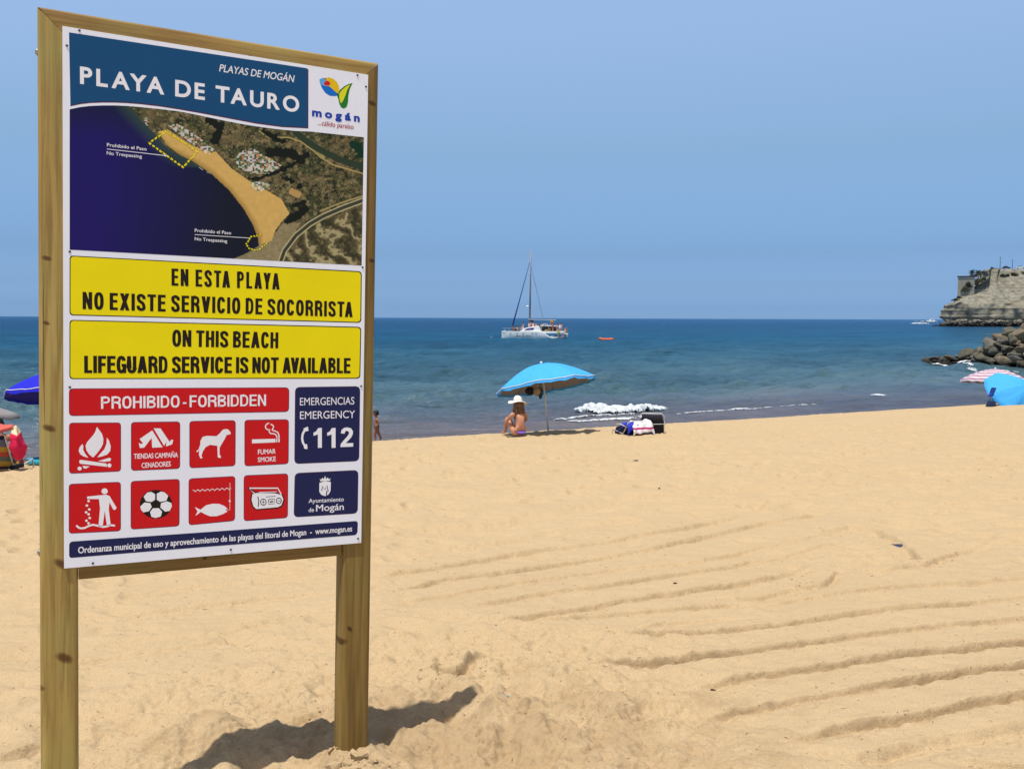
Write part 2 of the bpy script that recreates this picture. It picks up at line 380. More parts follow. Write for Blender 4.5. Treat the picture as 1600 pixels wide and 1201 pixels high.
# distances: one row per pixel row near, then stretching to the horizon
vs = np.concatenate([spaced(-300, -24, .42)*-1, spaced(-23.6, -9, .7)*-1, np.geomspace(9, .12, 46)[1:]])
rr = (EYE.z-SEA)*F/vs; rr = rr[rr > 17]
th = np.concatenate([np.arctan(spaced(-870, 870, 3.0)/F), R_(32.5)+(np.linspace(0, 1, 24)[1:])*R_(60), -(R_(32.5)+(np.linspace(0, 1, 24)[1:])*R_(60))]); th = np.sort(th)
RR, TH = np.meshgrid(rr, th, indexing='ij'); X = RR*np.sin(TH); Y = RR*np.cos(TH)
cell = np.maximum(np.gradient(rr)[:, None]*np.ones_like(X), RR*3/F)
Z = SEA+sea_h(X.ravel(), Y.ravel(), cell.ravel()).reshape(X.shape)
me = grid_mesh('sea', X, Y, Z)
t = NT('sea_water', 1, 0)
g = t.n('ShaderNodeNewGeometry'); vm = t.n('ShaderNodeVectorMath', operation='DOT_PRODUCT'); t.l(g.outputs['Position'], vm.inputs[0]); vm.inputs[1].default_value = (NX, NY, 0)
tt = vm.outputs['Value']
mp = t.n('ShaderNodeMapping'); t.l(g.outputs['Position'], mp.inputs[0]); mp.inputs['Rotation'].default_value = (0, 0, -math.atan2(-NX, NY))
mp2 = t.n('ShaderNodeMapping'); t.l(mp.outputs[0], mp2.inputs[0]); mp2.inputs['Scale'].default_value = (.35, 1, 1)
big = t.noise(mp2.outputs[0], .12, 4, .6)
tl = t.math('LOGARITHM', t.math('ADD', tt, t.math('MULTIPLY', t.math('SUBTRACT', big, .5), 10)), 10)
mrr = t.n('ShaderNodeMapRange'); mrr.inputs['From Min'].default_value = 1.38; mrr.inputs['From Max'].default_value = 2.6; t.l(tl, mrr.inputs['Value'])
c = t.ramp(mrr.outputs[0], [(0, (.125, .105, .095)), (.055, (.115, .108, .115)), (.10, (.090, .112, .132)), (.18, (.058, .112, .132)), (.36, (.026, .083, .120)), (.62, (.004, .056, .108)), (1, (.002, .033, .086))])
mp3 = t.n('ShaderNodeMapping'); t.l(mp.outputs[0], mp3.inputs[0]); mp3.inputs['Scale'].default_value = (.5, 1, 1)
st_ = t.noise(mp3.outputs[0], .06, 10, .82, .2)
c = t.mix(1, c, t.ramp(st_, [(.36, (.48, .56, .62)), (.5, (1, 1, 1)), (.64, (1.6, 1.45, 1.35))]), 'MULTIPLY')  # light and dark of the ripples painted into the body colour as streaks
hn = t.noise(mp2.outputs[0], 1.6, 5, .62); hn2 = t.noise(mp2.outputs[0], .35, 3, .5); hn3 = t.noise(mp.outputs[0], 7, 3, .5)
b1 = t.bump(hn2, 1.0, 1.1); b2 = t.bump(hn, 1.0, .50, b1); b3 = t.bump(hn3, .5, .02, b2)
df = t.n('ShaderNodeBsdfDiffuse'); t.l(c, df.inputs['Color']); t.l(b3, df.inputs['Normal'])
gl = t.n('ShaderNodeBsdfGlossy'); gl.inputs['Roughness'].default_value = .14; t.l(t.ramp(mrr.outputs[0], [(0, (.72, .80, .95)), (.14, (.66, .80, .95)), (.5, (.52, .76, .92)), (1, (.48, .72, .92))]), gl.inputs['Color']); t.l(b3, gl.inputs['Normal'])
fr = t.n('ShaderNodeFresnel'); fr.inputs['IOR'].default_value = 1.33; t.l(b3, fr.inputs['Normal'])
ms_ = t.n('ShaderNodeMixShader'); t.l(t.math('MULTIPLY', fr.outputs[0], .82), ms_.inputs[0]); t.l(df.outputs[0], ms_.inputs[1]); t.l(gl.outputs[0], ms_.inputs[2])
t.l(ms_.outputs[0], t.t.nodes['Material Output'].inputs['Surface']); t.t.nodes.remove(t.b)
sea = finish('sea', me, t.m, smooth=True); tag(sea, kind='structure')
def sea_at(x, y, cell=.4): return SEA+float(sea_h(np.array([x], float), np.array([y], float), np.array([cell]))[0])
# ------------------------------------------------------------------ foam (ragged sheets of bubbles, kept as real relief)
foam_m = NT('foam', .7, .3); n = foam_m.noise(foam_m.obj(), 9, 4); foam_m.color(foam_m.ramp(n, [(.3, (.36, .41, .43)), (.6, (.60, .63, .65))])); foam_m.bump(n, .8, .05); foam_m = foam_m.m
def foam(P, width, cell=.04, thr=.5, lift=.03, lump=.1, seed=1, mb=None):
    """a ragged strip along world polyline P"""
    P = np.array([p[:2] for p in P]); seg = P[1:]-P[:-1]; L = np.hypot(*seg.T); cum = np.concatenate([[0], np.cumsum(L)]); T = cum[-1]
    na = max(6, int(T/cell)); nb = max(4, int(width/cell)); a = np.linspace(0, T, na); b = np.linspace(-1, 1, nb)
    px = np.interp(a, cum, P[:, 0]); py = np.interp(a, cum, P[:, 1]); dx = np.gradient(px); dy = np.gradient(py); l = np.hypot(dx, dy); nx, ny = -dy/l, dx/l
    A, B = np.meshgrid(a, b, indexing='ij'); X = px[:, None]+nx[:, None]*B*width/2; Y = py[:, None]+ny[:, None]*B*width/2
    e = np.sqrt(np.clip(1-(2*A/T-1)**2, 0, 1)); m = e*(1-np.abs(B)**1.6)+.95*fbm(X/(.35+cell*3), Y/(.22+cell*2), 5, seed, .62)
    Z = SEA+sea_h(X.ravel(), Y.ravel(), np.full(X.size, max(.4, cell))).reshape(X.shape)+lift+lump*np.clip((m-thr)*1.6, 0, 1)**.6*(.9+.45*fbm(X/.35, Y/.35, 2, seed+5)+.10*fbm(X/.07, Y/.07, 2, seed+6))
    idx = np.arange(X.size).reshape(X.shape); ok = ((m[:-1, :-1] > thr) & (m[1:, 1:] > thr))
    q = np.stack([idx[:-1, :-1][ok], idx[1:, :-1][ok], idx[1:, 1:][ok], idx[:-1, 1:][ok]], -1)
    used, inv = np.unique(q, return_inverse=True); vs_ = np.stack([X.ravel()[used], Y.ravel()[used], Z.ravel()[used]], -1)
    mb.add([tuple(v) for v in vs_.tolist()], [tuple(f) for f in inv.reshape(-1, 4).tolist()])
def S_(*pts): return [at_z(x, y, SEA) for x, y in pts]
mb = MB()
foam(S_((906, 641), (928, 642), (960, 642), (995, 641), (1020, 638)), 1.5, .022, .22, .02, .24, 3, mb)
foam(S_((838, 657), (870, 659), (900, 656), (925, 654), (965, 652), (1000, 651)), .6, .03, .66, .02, .06, 5, mb)
foam(S_((885, 655), (905, 654), (925, 653), (960, 651)), .5, .03, .6, .02, .06, 6, mb)
foam(S_((1030, 648), (1060, 646), (1100, 643), (1180, 640), (1290, 634)), .55, .03, .74, .015, .05, 7, mb)
foam(S_((850, 662), (960, 658), (1050, 652)), .5, .035, .68, .015, .04, 17, mb)
foam(S_((1352, 622), (1370, 620.5), (1385, 619.5)), .5, .03, .6, .02, .06, 8, mb)
foam(S_((1428, 566), (1440, 568), (1470, 571), (1500, 574), (1520, 578), (1545, 581), (1600, 583), (1680, 585)), 1.3, .05, .78, .05, .10, 11, mb)
foam(S_((1428, 567), (1445, 569), (1470, 571)), .5, .05, .72, .05, .10, 12, mb)
o = mb.build('surf_foam', foam_m, smooth=True); tag(o, 'white surf foam breaking along the shore', 'foam', kind='stuff')
mb = MB()
for (x, y, w) in ((768,526.5,12),(796,536,10),(1225,536,8)):
    foam(S_((x-w*.35, y), (x, y+.3), (x+w*.35, y)), .8+(540-y)*.05 if y < 530 else .5, .15, .7, .1, .12, int(x), mb)
o = mb.build('whitecaps', foam_m, smooth=True); tag(o, 'small scattered whitecaps on the open sea', 'foam', kind='stuff')
# ------------------------------------------------------------------ the information board
BW = 1.07
pt = Vector((-1.51733671, -1.20736783, 3.0237633)); PR = Matrix([[0.890655, -0.023784, -0.454056], [-0.003208, 0.998277, -0.058584], [0.454667, 0.053635, 0.889045]])
c2w = lambda v: CR @ Vector((v.x, -v.y, -v.z))
SC = .953; PO = EYE+c2w(pt)*SC; PU = c2w(PR.col[0]).normalized(); PV = c2w(PR.col[1]); PN = c2w(PR.col[2])
PN = (PN-PU*PN.dot(PU)).normalized(); PV = PN.cross(PU).normalized()
if PV.dot(c2w(PR.col[1])) < 0: PV = -PV
BU, BV = .53, 2.66
M = Matrix.Identity(4); UPV = -PV
for i, a in enumerate((PU, PN, UPV)):
    for k in range(3): M[k][i] = a[k]*SC
org = PO+(PU*BU+PV*BV)*SC
for k in range(3): M[k][3] = org[k]
board = bpy.data.objects.new('information_board', None); C.objects.link(board); board.matrix_world = M
tag(board, 'tall beach information board in a wooden frame on two posts in the sand', 'sign')
def pan(px, py):
    """a point of the photograph -> (u, v) metres on the panel face"""
    d = ray(px, py); k = (PO-EYE).dot(PN)/d.dot(PN); q = EYE+d*k-PO; return q.dot(PU)/SC, q.dot(PV)/SC
def L(u, v, d=0): return (u-BU, d, BV-v)
def wood(name, axis, knots, seed, tone=(1, 1, 1)):
    t = NT(name, .62, .25); sc = [34, 34, 34]; sc[axis] = 1.3; sc2 = [7, 7, 7]; sc2[axis] = .5
    v = t.obj(tuple(sc), loc=(seed, seed*2, seed)); v2 = t.obj(tuple(sc2), loc=(seed*3, seed, 0))
    n = t.noise(v, 1.6, 6, .62, .4); n2 = t.noise(v2, 1.2, 4, .55, .6); n3 = t.noise(t.obj((1, 1, 1), loc=(seed, 0, 0)), 2.2, 3)
    T = lambda c: tuple(a*b*k for a, b, k in zip(c, tone, (.97, .965, .76)))
    c = t.ramp(n2, [(.28, T((.30, .19, .070))), (.5, T((.42, .29, .11))), (.72, T((.50, .39, .165)))])
    c = t.mix(t.ramp(n, [(.35, .75), (.58, 0)]), c, T((.20, .125, .042)))
    c = t.mix(t.ramp(n3, [(.45, 0), (.75, .55)]), c, T((.36, .37, .15)))
    co = t.n('ShaderNodeTexCoord'); acc = None
    for (ku, kv, kd, r, ang) in knots:
        p = L(ku, kv, kd); m = t.n('ShaderNodeMapping', vector_type='TEXTURE'); m.inputs['Location'].default_value = p
        if axis == 2: m.inputs['Scale'].default_value = (r*1.5, r*3, r*.8); m.inputs['Rotation'].default_value = (0, ang, 0)
        else: m.inputs['Scale'].default_value = (r*1.1, r*3, r*.8)
        t.l(co.outputs['Object'], m.inputs[0]); ln = t.n('ShaderNodeVectorMath', operation='LENGTH'); t.l(m.outputs[0], ln.inputs[0])
        d = t.math('ADD', ln.outputs['Value'], t.math('MULTIPLY', t.math('SUBTRACT', n, .5), .5))
        k = t.ramp(d, [(.45, .92), (.8, .45), (1.7, 0)])
        acc = k if acc is None else t.math('MAXIMUM', acc, k)
    if acc is not None: c = t.mix(acc, c, T((.10, .045, .016)))
    # hairline checks along the grain
    sc3 = [60, 60, 60]; sc3[axis] = .8; ck = t.noise(t.obj(tuple(sc3), loc=(seed, 5, seed)), 1, 3, .5)
    c = t.mix(t.ramp(ck, [(.245, .8), (.29, 0)]), c, T((.09, .05, .02)))
    t.color(c); t.bump(n, .35, .004); return t.m
def beam(name, poly, d0, d1, long_dir, mat, bev, lead=None):
    """polygon in panel coordinates (u, v) given depth, long edges rounded"""
    mb = MB(); mb.prism([(u-BU, BV-v) for u, v in poly], d0, d1); me = mb.mesh(name); bm = bmesh.new(); bm.from_mesh(me)
    es = []
    for e in bm.edges:
        d = (e.verts[1].co-e.verts[0].co).normalized()
        if abs(d.dot(long_dir)) > .97: es.append(e)
    bmesh.ops.bevel(bm, geom=es, offset=bev, segments=4, affect='EDGES', profile=.5)
    bm.to_mesh(me); bm.free(); return finish(name, me, mat, board, True)
ZD, XD = Vector((0, 0, 1)), Vector((1, 0, 0))
def shade_auto(o, a=35):
    bm = bmesh.new(); bm.from_mesh(o.data)
    for e in bm.edges: e.smooth = e.calc_face_angle(0) < R_(a) if len(e.link_faces) == 2 else True
    bm.to_mesh(o.data); bm.free()
D0 = .0045
lw = wood('wood_left', 2, [(-.045, 1.36, 0, .017, .4), (-.05, .78, 0, .012, .2), (-.052, 1.0, 0, .010, .3), (0.0, 2.17, 0, .024, .55), (-.01, 1.835, 0, .02, .75), (-.078, 2.27, .03, .016, 0)], 1.0)
rw = wood('wood_right', 2, [(1.09, .105, 0, .014, .3), (1.03, 2.20, 0, .012, .9), (.995, 2.25, .03, .022, 0), (1.10, .72, 0, .012, .2)], 4.3, (.66, .62, .58))
bw_ = wood('wood_rail', 0, [(.24, 1.845, 0, .011, 0), (.515, 1.835, 0, .013, 0), (.47, 1.86, 0, .010, 0)], 7.7, (.56, .50, .48))
tw_ = wood('wood_top', 0, [(.62, .0, 0, .01, 0)], 9.1, (.80, .72, .66))
e_ = .0012
for o in (beam('post', [(-.075, -.055), (.045-.003, .065-.003-e_*2), (.045, .12), (.045, 3.05), (-.075, 3.05)], D0, .100, ZD, lw, .021),
          beam('post', [(1.118, -.055), (1.118, 3.05), (.994, 3.05), (.994, .12), (.997, .062)], D0, .102, ZD, rw, .021),
          beam('top_rail', [(-.075+e_*2, -.055), (1.118-e_*2, -.055), (1.0, .062-e_), (.045, .062-e_)], D0+.001, .098, XD, tw_, .010),
          beam('bottom_rail', [(.0465, 1.78), (.9925, 1.78), (.9925, 1.899), (.0465, 1.899)], D0+.004, .060, XD, bw_, .008)):
    shade_auto(o, 40)
# bolts with washers in the outer side of the left post
steel = flat('steel', (.45, .45, .44), .35, .6); steel.node_tree.nodes['Principled BSDF'].inputs['Metallic'].default_value = .9
dark = flat('screw_dark', (.05, .05, .055), .5, .4)
for v in (.085, 1.80):
    mb = MB(); Rm = Matrix.Translation(L(-.0755, v, .05)) @ Matrix.Rotation(-math.pi/2, 4, 'Y'); mb.lathe([(0, 0), (.013, 0), (.013, .0025), (.008, .003), (.007, .007), (0, .008)], 14, Rm)
    mb.build('bolt', steel, board, True)
# the printed sheet
wh = NT('panel_white', .4, .2); n = wh.noise(wh.obj(), 3, 4); wh.color(wh.ramp(n, [(.3, (.82, .85, .95)), (.7, (.86, .89, .97))])); wh = wh.m
cor = [(0, 0), (BW, 0), (BW, 1.8505), (0, 1.8505)]
mb = MB(); mb.prism([(u-BU, BV-v) for u, v in cor], -.004, .004); panel = mb.build('panel', wh, board, bevel=.0006)
def ink(name, c, rough=.33): return flat('ink_'+name, c, .42, .14, .03, 5)
BLUE = ink('blue', (.010, .075, .195)); YEL = ink('yellow', (.86, .735, .003)); BLK = ink('black', (.018, .012, .010)); RED = ink('red', (.60, .010, .014))
NAVY = ink('navy', (.016, .020, .085)); INKW = ink('white', (.86, .86, .91)); PUR = ink('purple', (.10, .03, .09)); DRED = ink('dark_red', (.42, .01, .03)); LB = ink('logo_blue', (.018, .06, .42))
LYR = [0]
def sheet(mb, pts, lv, off=None):
    """flat print: a polygon of photograph points laid on the panel at layer lv"""
    q = [pan(*p) for p in pts]; mb.add([L(u, v, -.004-.0002*lv) for u, v in q], [tuple(range(len(q)))])
def rrect(tl, tr, br, bl, r=5, grow=0, n=5):
    """rounded quadrilateral in photograph points"""
    P = [Vector(p) for p in (tl, tr, br, bl)]; c = sum(P, Vector((0, 0)))/4
    if grow: P = [p+Vector((math.copysign(1, (p-c).x), math.copysign(1, (p-c).y)))*grow for p in P]
    out_ = []
    for i in range(4):
        a, b, d = P[i-1], P[i], P[(i+1) % 4]; e1 = (a-b).normalized()*r; e2 = (d-b).normalized()*r
        for k in range(n+1):
            s = k/n; out_.append(tuple((b+e1)*(1-s)**2+b*2*s*(1-s)+(b+e2)*s*s))
    return out_
def put(name, mb, mats): 
    me = bpy.data.meshes.new(name); me.from_pydata(mb.v, [], mb.f); me.update(); me.polygons.foreach_set('material_index', mb.mi)
    bm = bmesh.new(); bm.from_mesh(me)
    for f in bm.faces: f.normal_update()
    bmesh.ops.triangulate(bm, faces=[f for f in bm.faces if len(f.verts) > 4])
    for f in bm.faces:
        f.normal_update()
        if f.normal.y > 0: f.normal_flip()
    bm.to_mesh(me); bm.free(); return finish(name, me, mats, panel)
from mathutils.geometry import tessellate_polygon
def outlines(body, shear, track):
    cu = bpy.data.curves.new('lettering', 'FONT'); cu.body = body; cu.size = 1; cu.shear = shear; cu.space_character = track
    o = bpy.data.objects.new('lettering', cu); C.objects.link(o)
    for q in bpy.context.selected_objects: q.select_set(False)
    bpy.context.view_layer.objects.active = o; o.select_set(True); bpy.ops.object.convert(target='CURVE'); o = bpy.context.view_layer.objects.active
    loops = []
    for sp_ in o.data.splines:
        pts = []
        if sp_.type == 'BEZIER':
            B = sp_.bezier_points; n = len(B)
            for i in range(n):
                a, b = B[i], B[(i+1) % n]; p0, p1, p2, p3 = a.co, a.handle_right, b.handle_left, b.co
                dd = (p3-p0); straight = dd.length < 1e-6 or (abs((p1-p0).cross(dd).z)+abs((p2-p0).cross(dd).z)) < 1e-4*dd.length
                for k in range(1 if straight else 5):
                    t = k/5 if not straight else 0; pts.append((p0*(1-t)**3+p1*3*t*(1-t)**2+p2*3*t*t*(1-t)+p3*t**3).xy)
        else: pts = [Vector(p.co[:2]) for p in sp_.points]
        q = []
        for p in pts:
            if not q or (p-q[-1]).length > 2e-3: q.append(p)
        while len(q) > 2 and (q[0]-q[-1]).length < 2e-3: q.pop()
        if len(q) > 2: loops.append(q)
    bpy.data.objects.remove(o); return loops
def inside(p, P):
    c = False; j = len(P)-1
    for i in range(len(P)):
        if (P[i].y > p.y) != (P[j].y > p.y) and p.x < (P[j].x-P[i].x)*(p.y-P[i].y)/(P[j].y-P[i].y)+P[i].x: c = not c
        j = i
    return c
def area(P): return sum(P[i-1].x*P[i].y-P[i].x*P[i-1].y for i in range(len(P)))/2
def fatten(P, w, hole):
    if (area(P) > 0) == hole: P = P[::-1]
    n = len(P); out_ = []
    for i in range(n):
        a = (P[i]-P[i-1]).normalized(); b = (P[(i+1) % n]-P[i]).normalized(); na = Vector((a.y, -a.x)); nb = Vector((b.y, -b.x))
        m = na+nb; l = m.length
        if l < .2: out_.append(P[i]+na*w); continue
        m /= l; k = min(w/max(m.dot(na), .1), 1.9*w); out_.append(P[i]+m*k)
    return out_
def groups(loops):
    """outer outlines with the holes they hold"""
    par = [sum(inside(P[0], Q) for Q in loops if Q is not P) % 2 for P in loops]; res = []
    for P, h in zip(loops, par):
        if not h: res.append([P]+[Q for Q, g_ in zip(loops, par) if g_ and inside(Q[0], P)])
    return res
KERN = {'AV': .22, 'VA': .22, 'LA': .0, 'AY': .2, 'YA': .2, 'PL': 0, 'TA': .16, 'LI': 0, 'AI': 0, 'RV': .06, 'EA': 0, 'LT': .15}
def text(body, p0, p1, cap, mat, bold=.02, shear=0, lv=3, track=1.0, name='lettering', lower=False, gap=None, sp=.20):
    """lettering between two baseline points of the photograph with cap height in photograph pixels at its middle"""
    a = pan(*p0); b = pan(*p1); mid = ((p0[0]+p1[0])/2, (p0[1]+p1[1])/2); hm = abs(pan(mid[0], mid[1]-cap)[1]-pan(*mid)[1])
    capf = .56 if lower else .729; tw = math.hypot(b[0]-a[0], b[1]-a[1])/hm; w = bold; sy = (1-2*w)/capf; glyphs = []
    if gap is None:
        lp = outlines(body, shear, track); xs = [p.x for P in lp for p in P]; x0, x1 = min(xs), max(xs); sx = (tw-2*w)/(x1-x0)
        for g_ in groups([[Vector(((p.x-x0)*sx+w, p.y*sy+w)) for p in P] for P in lp]): glyphs.append(g_)
    else:
        items = []; prev = ''; fixed = 0; var = 0
        for ch in body:
            if ch == ' ': items.append((None, 0, 0)); fixed += gap+sp; prev = ''; continue
            lp = outlines(ch, 0, 1); xs = [p.x for P in lp for p in P]; kx = KERN.get(prev+ch, 0)*.8; g0 = (gap if prev else 0)-kx
            items.append((lp, min(xs), g0)); fixed += g0+2*w; var += max(xs)-min(xs); prev = ch
        sx = (tw-fixed)/var; cx = 0
        for lp, x0, g0 in items:
            if lp is None: cx += gap+sp; continue
            cx += g0; xm = max(p.x for P in lp for p in P)
            for g_ in groups([[Vector(((p.x-x0)*sx+w+cx, p.y*sy+w)) for p in P] for P in lp]): glyphs.append(g_)
            cx += (xm-x0)*sx+2*w
    ang = math.atan2(b[1]-a[1], b[0]-a[0]); ca, sa = math.cos(ang), math.sin(ang); V_, F_ = [], []
    def put_v(p, dz):
        X_, Y_ = p.x*hm, p.y*hm; V_.append(L(a[0]+X_*ca+Y_*sa, a[1]+X_*sa-Y_*ca, -.004-.0002*lv-dz)); return len(V_)-1
    for gi, g_ in enumerate(glyphs):
        cu = bpy.data.curves.new('g', 'CURVE'); cu.dimensions = '2D'; cu.fill_mode = 'FRONT'
        for P in g_:
            s_ = cu.splines.new('POLY'); s_.points.add(len(P)-1); s_.use_cyclic_u = True
            for k_, p in enumerate(P): s_.points[k_].co = (p.x*10, p.y*10, 0, 1)
        ob = bpy.data.objects.new('g', cu); C.objects.link(ob); gm = bpy.data.meshes.new_from_object(ob.evaluated_get(bpy.context.evaluated_depsgraph_get())); bpy.data.objects.remove(ob)
        ids = [put_v(Vector((v_.co.x/10, v_.co.y/10)), 0) for v_ in gm.vertices]; F_ += [tuple(ids[i] for i in f.vertices) for f in gm.polygons]; bpy.data.meshes.remove(gm)
        if not w: continue
        for gi2, P in enumerate(g_):
            if (area(P) > 0) == (gi2 > 0): P = P[::-1]
            n = len(P)
            for i in range(n):
                p, q = P[i], P[(i+1) % n]; d1 = (q-p).normalized(); d0 = (p-P[i-1]).normalized(); n1 = Vector((d1.y, -d1.x)); n0 = Vector((d0.y, -d0.x)); dz = .00002+.000012*(i % 9)
                F_.append(tuple(put_v(x_, dz) for x_ in (p, q, q+n1*w, p+n1*w)))
                if d0.x*d1.y-d0.y*d1.x > 1e-4:
                    m = (n0+n1); m = m.normalized()*min(w/max(m.normalized().dot(n1), .1), 1.6*w) if m.length > .1 else n0*w
                    dz = .00014+.000012*(i % 7); F_.append(tuple(put_v(x_, dz) for x_ in (p, p+n0*w, p+m, p+n1*w)))
    me = bpy.data.meshes.new(name); me.from_pydata(V_, [], F_); me.update()
    bm = bmesh.new(); bm.from_mesh(me)
    for f in bm.faces:
        f.normal_update()
        if f.normal.y > 0: f.normal_flip()
    bm.to_mesh(me); bm.free()
    return finish(name, me, mat, panel)
def condensed(body, p0, p1, cap, mat, stem=.185, gap=.11, sp=.26, lv=4):
    """heavy condensed capitals drawn as even strokes"""
    a = pan(*p0); b = pan(*p1); mid = ((p0[0]+p1[0])/2, (p0[1]+p1[1])/2); hm = abs(pan(mid[0], mid[1]-cap)[1]-pan(*mid)[1])
    tw = math.hypot(b[0]-a[0], b[1]-a[1])/hm; WF = dict(A=1.10, V=1.08, X=1.10, Y=1.08, E=.90, F=.86, L=.84, T=.98, N=1.04, H=1.02, O=1.04, G=1.04, C=1.02, D=1.02, B=1.02, R=1.04)
    KR = {'AY': .05, 'YA': .05, 'LA': .0, 'TA': .07, 'AV': .09, 'VA': .09, 'LE': 0, 'PL': 0}
    fixed = var = 0; prev = ''
    for ch in body:
        if ch == ' ': fixed += sp; prev = ''; continue
        fixed += (gap-KR.get(prev+ch, 0)) if prev else 0
        if ch == 'I': fixed += stem
        elif ch == '-': fixed += stem*1.7
        else: var += WF.get(ch, 1)
        prev = ch
    W0 = (tw-fixed)/var; h = stem/2; V_, F_ = [], []; ang = math.atan2(b[1]-a[1], b[0]-a[0]); ca, sa = math.cos(ang), math.sin(ang); cnt = [0]
    def poly(P):
        cnt[0] += 1; dz = .000008*(cnt[0] % 12); o_ = len(V_)
        for x_, y_ in P: X_, Y_ = x_*hm, y_*hm; V_.append(L(a[0]+X_*ca+Y_*sa, a[1]+X_*sa-Y_*ca, -.004-.0002*lv-dz))
        F_.append(tuple(range(o_, o_+len(P))))
    def run(P, w=stem, hw=None):
        """even stroke with mitred joints and square ends"""
        P = [Vector(p) for p in P]; n = len(P); l_, r_ = [], []
        for i in range(n):
            d0 = (P[i]-P[i-1]).normalized() if i else (P[1]-P[0]).normalized(); d1 = (P[i+1]-P[i]).normalized() if i < n-1 else d0
            n0 = Vector((-d0.y, d0.x)); n1 = Vector((-d1.y, d1.x)); m = (n0+n1).normalized(); k = min(1/max(m.dot(n1), .3), 1.5)*w/2; l_.append(P[i]+m*k); r_.append(P[i]-m*k)
        for i in range(n-1): poly([l_[i], l_[i+1], r_[i+1], r_[i]])
    def arc(cx_, cy_, rx, ry, t0, t1, n=12, e=2.5):
        out_ = []
        for k in range(n+1):
            t_ = R_(t0+(t1-t0)*k/n); c_, s_ = math.cos(t_), math.sin(t_); out_.append((cx_+rx*math.copysign(abs(c_)**(2/e), c_), cy_+ry*math.copysign(abs(s_)**(2/e), s_)))
        return out_
    x = 0; prev = ''; hb = stem*.86
    for ch in body:
        if ch == ' ': x += sp; prev = ''; continue
        x += (gap-KR.get(prev+ch, 0)) if prev else 0; prev = ch
        w_ = stem if ch == 'I' else stem*1.7 if ch == '-' else W0*WF.get(ch, 1); Lx, Rx, T_, B_ = x+h, x+w_-h, 1-hb/2, hb/2; mx_ = x+w_/2; d = stem*1.12
        bar = lambda y_, x0, x1: poly([(x0, y_-hb/2), (x1, y_-hb/2), (x1, y_+hb/2), (x0, y_+hb/2)])
        vst = lambda xc, y0=0, y1=1: poly([(xc-h, y0), (xc+h, y0), (xc+h, y1), (xc-h, y1)])
        dg = lambda xb, yb, xt, yt, d_=d: poly([(xb-d_/2, yb), (xb+d_/2, yb), (xt+d_/2, yt), (xt-d_/2, yt)])
        if ch in 'EFLHITDPRBN': vst(Lx)
        if ch == 'E': bar(T_, x, x+w_); bar(.52, x, x+w_*.94); bar(B_, x, x+w_)
        elif ch == 'F': bar(T_, x, x+w_); bar(.50, x, x+w_*.92)
        elif ch == 'L': bar(B_, x, x+w_)
        elif ch == 'H': vst(Rx); bar(.52, x, x+w_)
        elif ch == 'N': vst(Rx); poly([(x+stem*.1, 1), (x+stem*1.0, 1), (x+w_-stem*.1, 0), (x+w_-stem*1.0, 0)])
        elif ch == 'T': pass
        elif ch == 'D': run([(x+h, T_), (x+w_*.45, T_)]+arc(x+w_*.45, .5, w_*.55-h, .5-hb/2, 90, -90)+[(x+h, B_)], hb)
        elif ch in 'PR':
            run([(x+h, T_), (x+w_*.5, T_)]+arc(x+w_*.5, .72, w_*.5-h, .28-hb/2, 90, -90, 9)+[(x+h, .44+hb/2)], hb)
            if ch == 'R': run([(x+w_*.55, .50), (Rx-.03, .40), (Rx-.005, .28), (Rx+.005, 0)], stem)
        elif ch == 'B': run([(x+h, T_), (x+w_*.5, T_)]+arc(x+w_*.5, .755, w_*.46-h, .245-hb/2, 90, -90, 9)+[(x+h, .51+hb/2)], hb); run([(x+h, .50), (x+w_*.5, .50)]+arc(x+w_*.5, .275, w_*.5-h, .275-hb/2+.0, 90, -90, 9)+[(x+h, B_)], hb)
        elif ch == 'O': run(arc(mx_, .5, w_/2-h, .5-hb/2, 0, 360, 30), stem)
        elif ch == 'C': run(arc(mx_, .5, w_/2-h, .5-hb/2, 24, 336, 26), stem)
        elif ch == 'G': run(arc(mx_, .5, w_/2-h, .5-hb/2, 28, 318, 24), stem); bar(.46, mx_+.01, x+w_); vst(Rx, 0, .50)
        elif ch == 'U': run([(Lx, 1), (Lx, .30)]+arc(mx_, .30, w_/2-h, .30-hb/2, 180, 360, 12)+[(Rx, .30), (Rx, 1)], stem)
        elif ch == 'A': dg(x+d/2, 0, mx_, 1); dg(x+w_-d/2, 0, mx_, 1); bar(.29, x+w_*.24, x+w_*.76)
        elif ch == 'V': dg(mx_, 0, x+d/2, 1); dg(mx_, 0, x+w_-d/2, 1)
        elif ch == 'X': dg(x+d/2, 0, x+w_-d/2-.01, 1); dg(x+w_-d/2, 0, x+d/2+.01, 1)
        elif ch == 'Y': dg(mx_, .40, x+d/2, 1); dg(mx_, .40, x+w_-d/2, 1); vst(mx_, 0, .46)
        elif ch == 'S':
            K_ = [(Rx+.01, .70), (Rx-.01, .84), (mx_, T_), (Lx+.01, .86), (Lx, .73), (Lx+.05, .60), (mx_, .52), (Rx-.05, .43), (Rx, .27), (Rx-.01, .14), (mx_, B_), (Lx+.01, .15), (Lx-.01, .31)]; P = []
            for i in range(len(K_)-1):
                p0_, p1_, p2_, p3_ = (Vector(K_[max(i-1, 0)]), Vector(K_[i]), Vector(K_[i+1]), Vector(K_[min(i+2, len(K_)-1)]))
                for k in range(4): t_ = k/4; P.append(tuple(.5*((2*p1_)+(p2_-p0_)*t_+(2*p0_-5*p1_+4*p2_-p3_)*t_*t_+(3*p1_-p0_-3*p2_+p3_)*t_**3)))
            P.append(K_[-1]); run(P, stem*.97)
        elif ch == '-': bar(.36, x, x+w_)
        if ch == 'T': F_.pop(); del V_[-4:]; vst(mx_); bar(T_, x, x+w_)
        x += w_
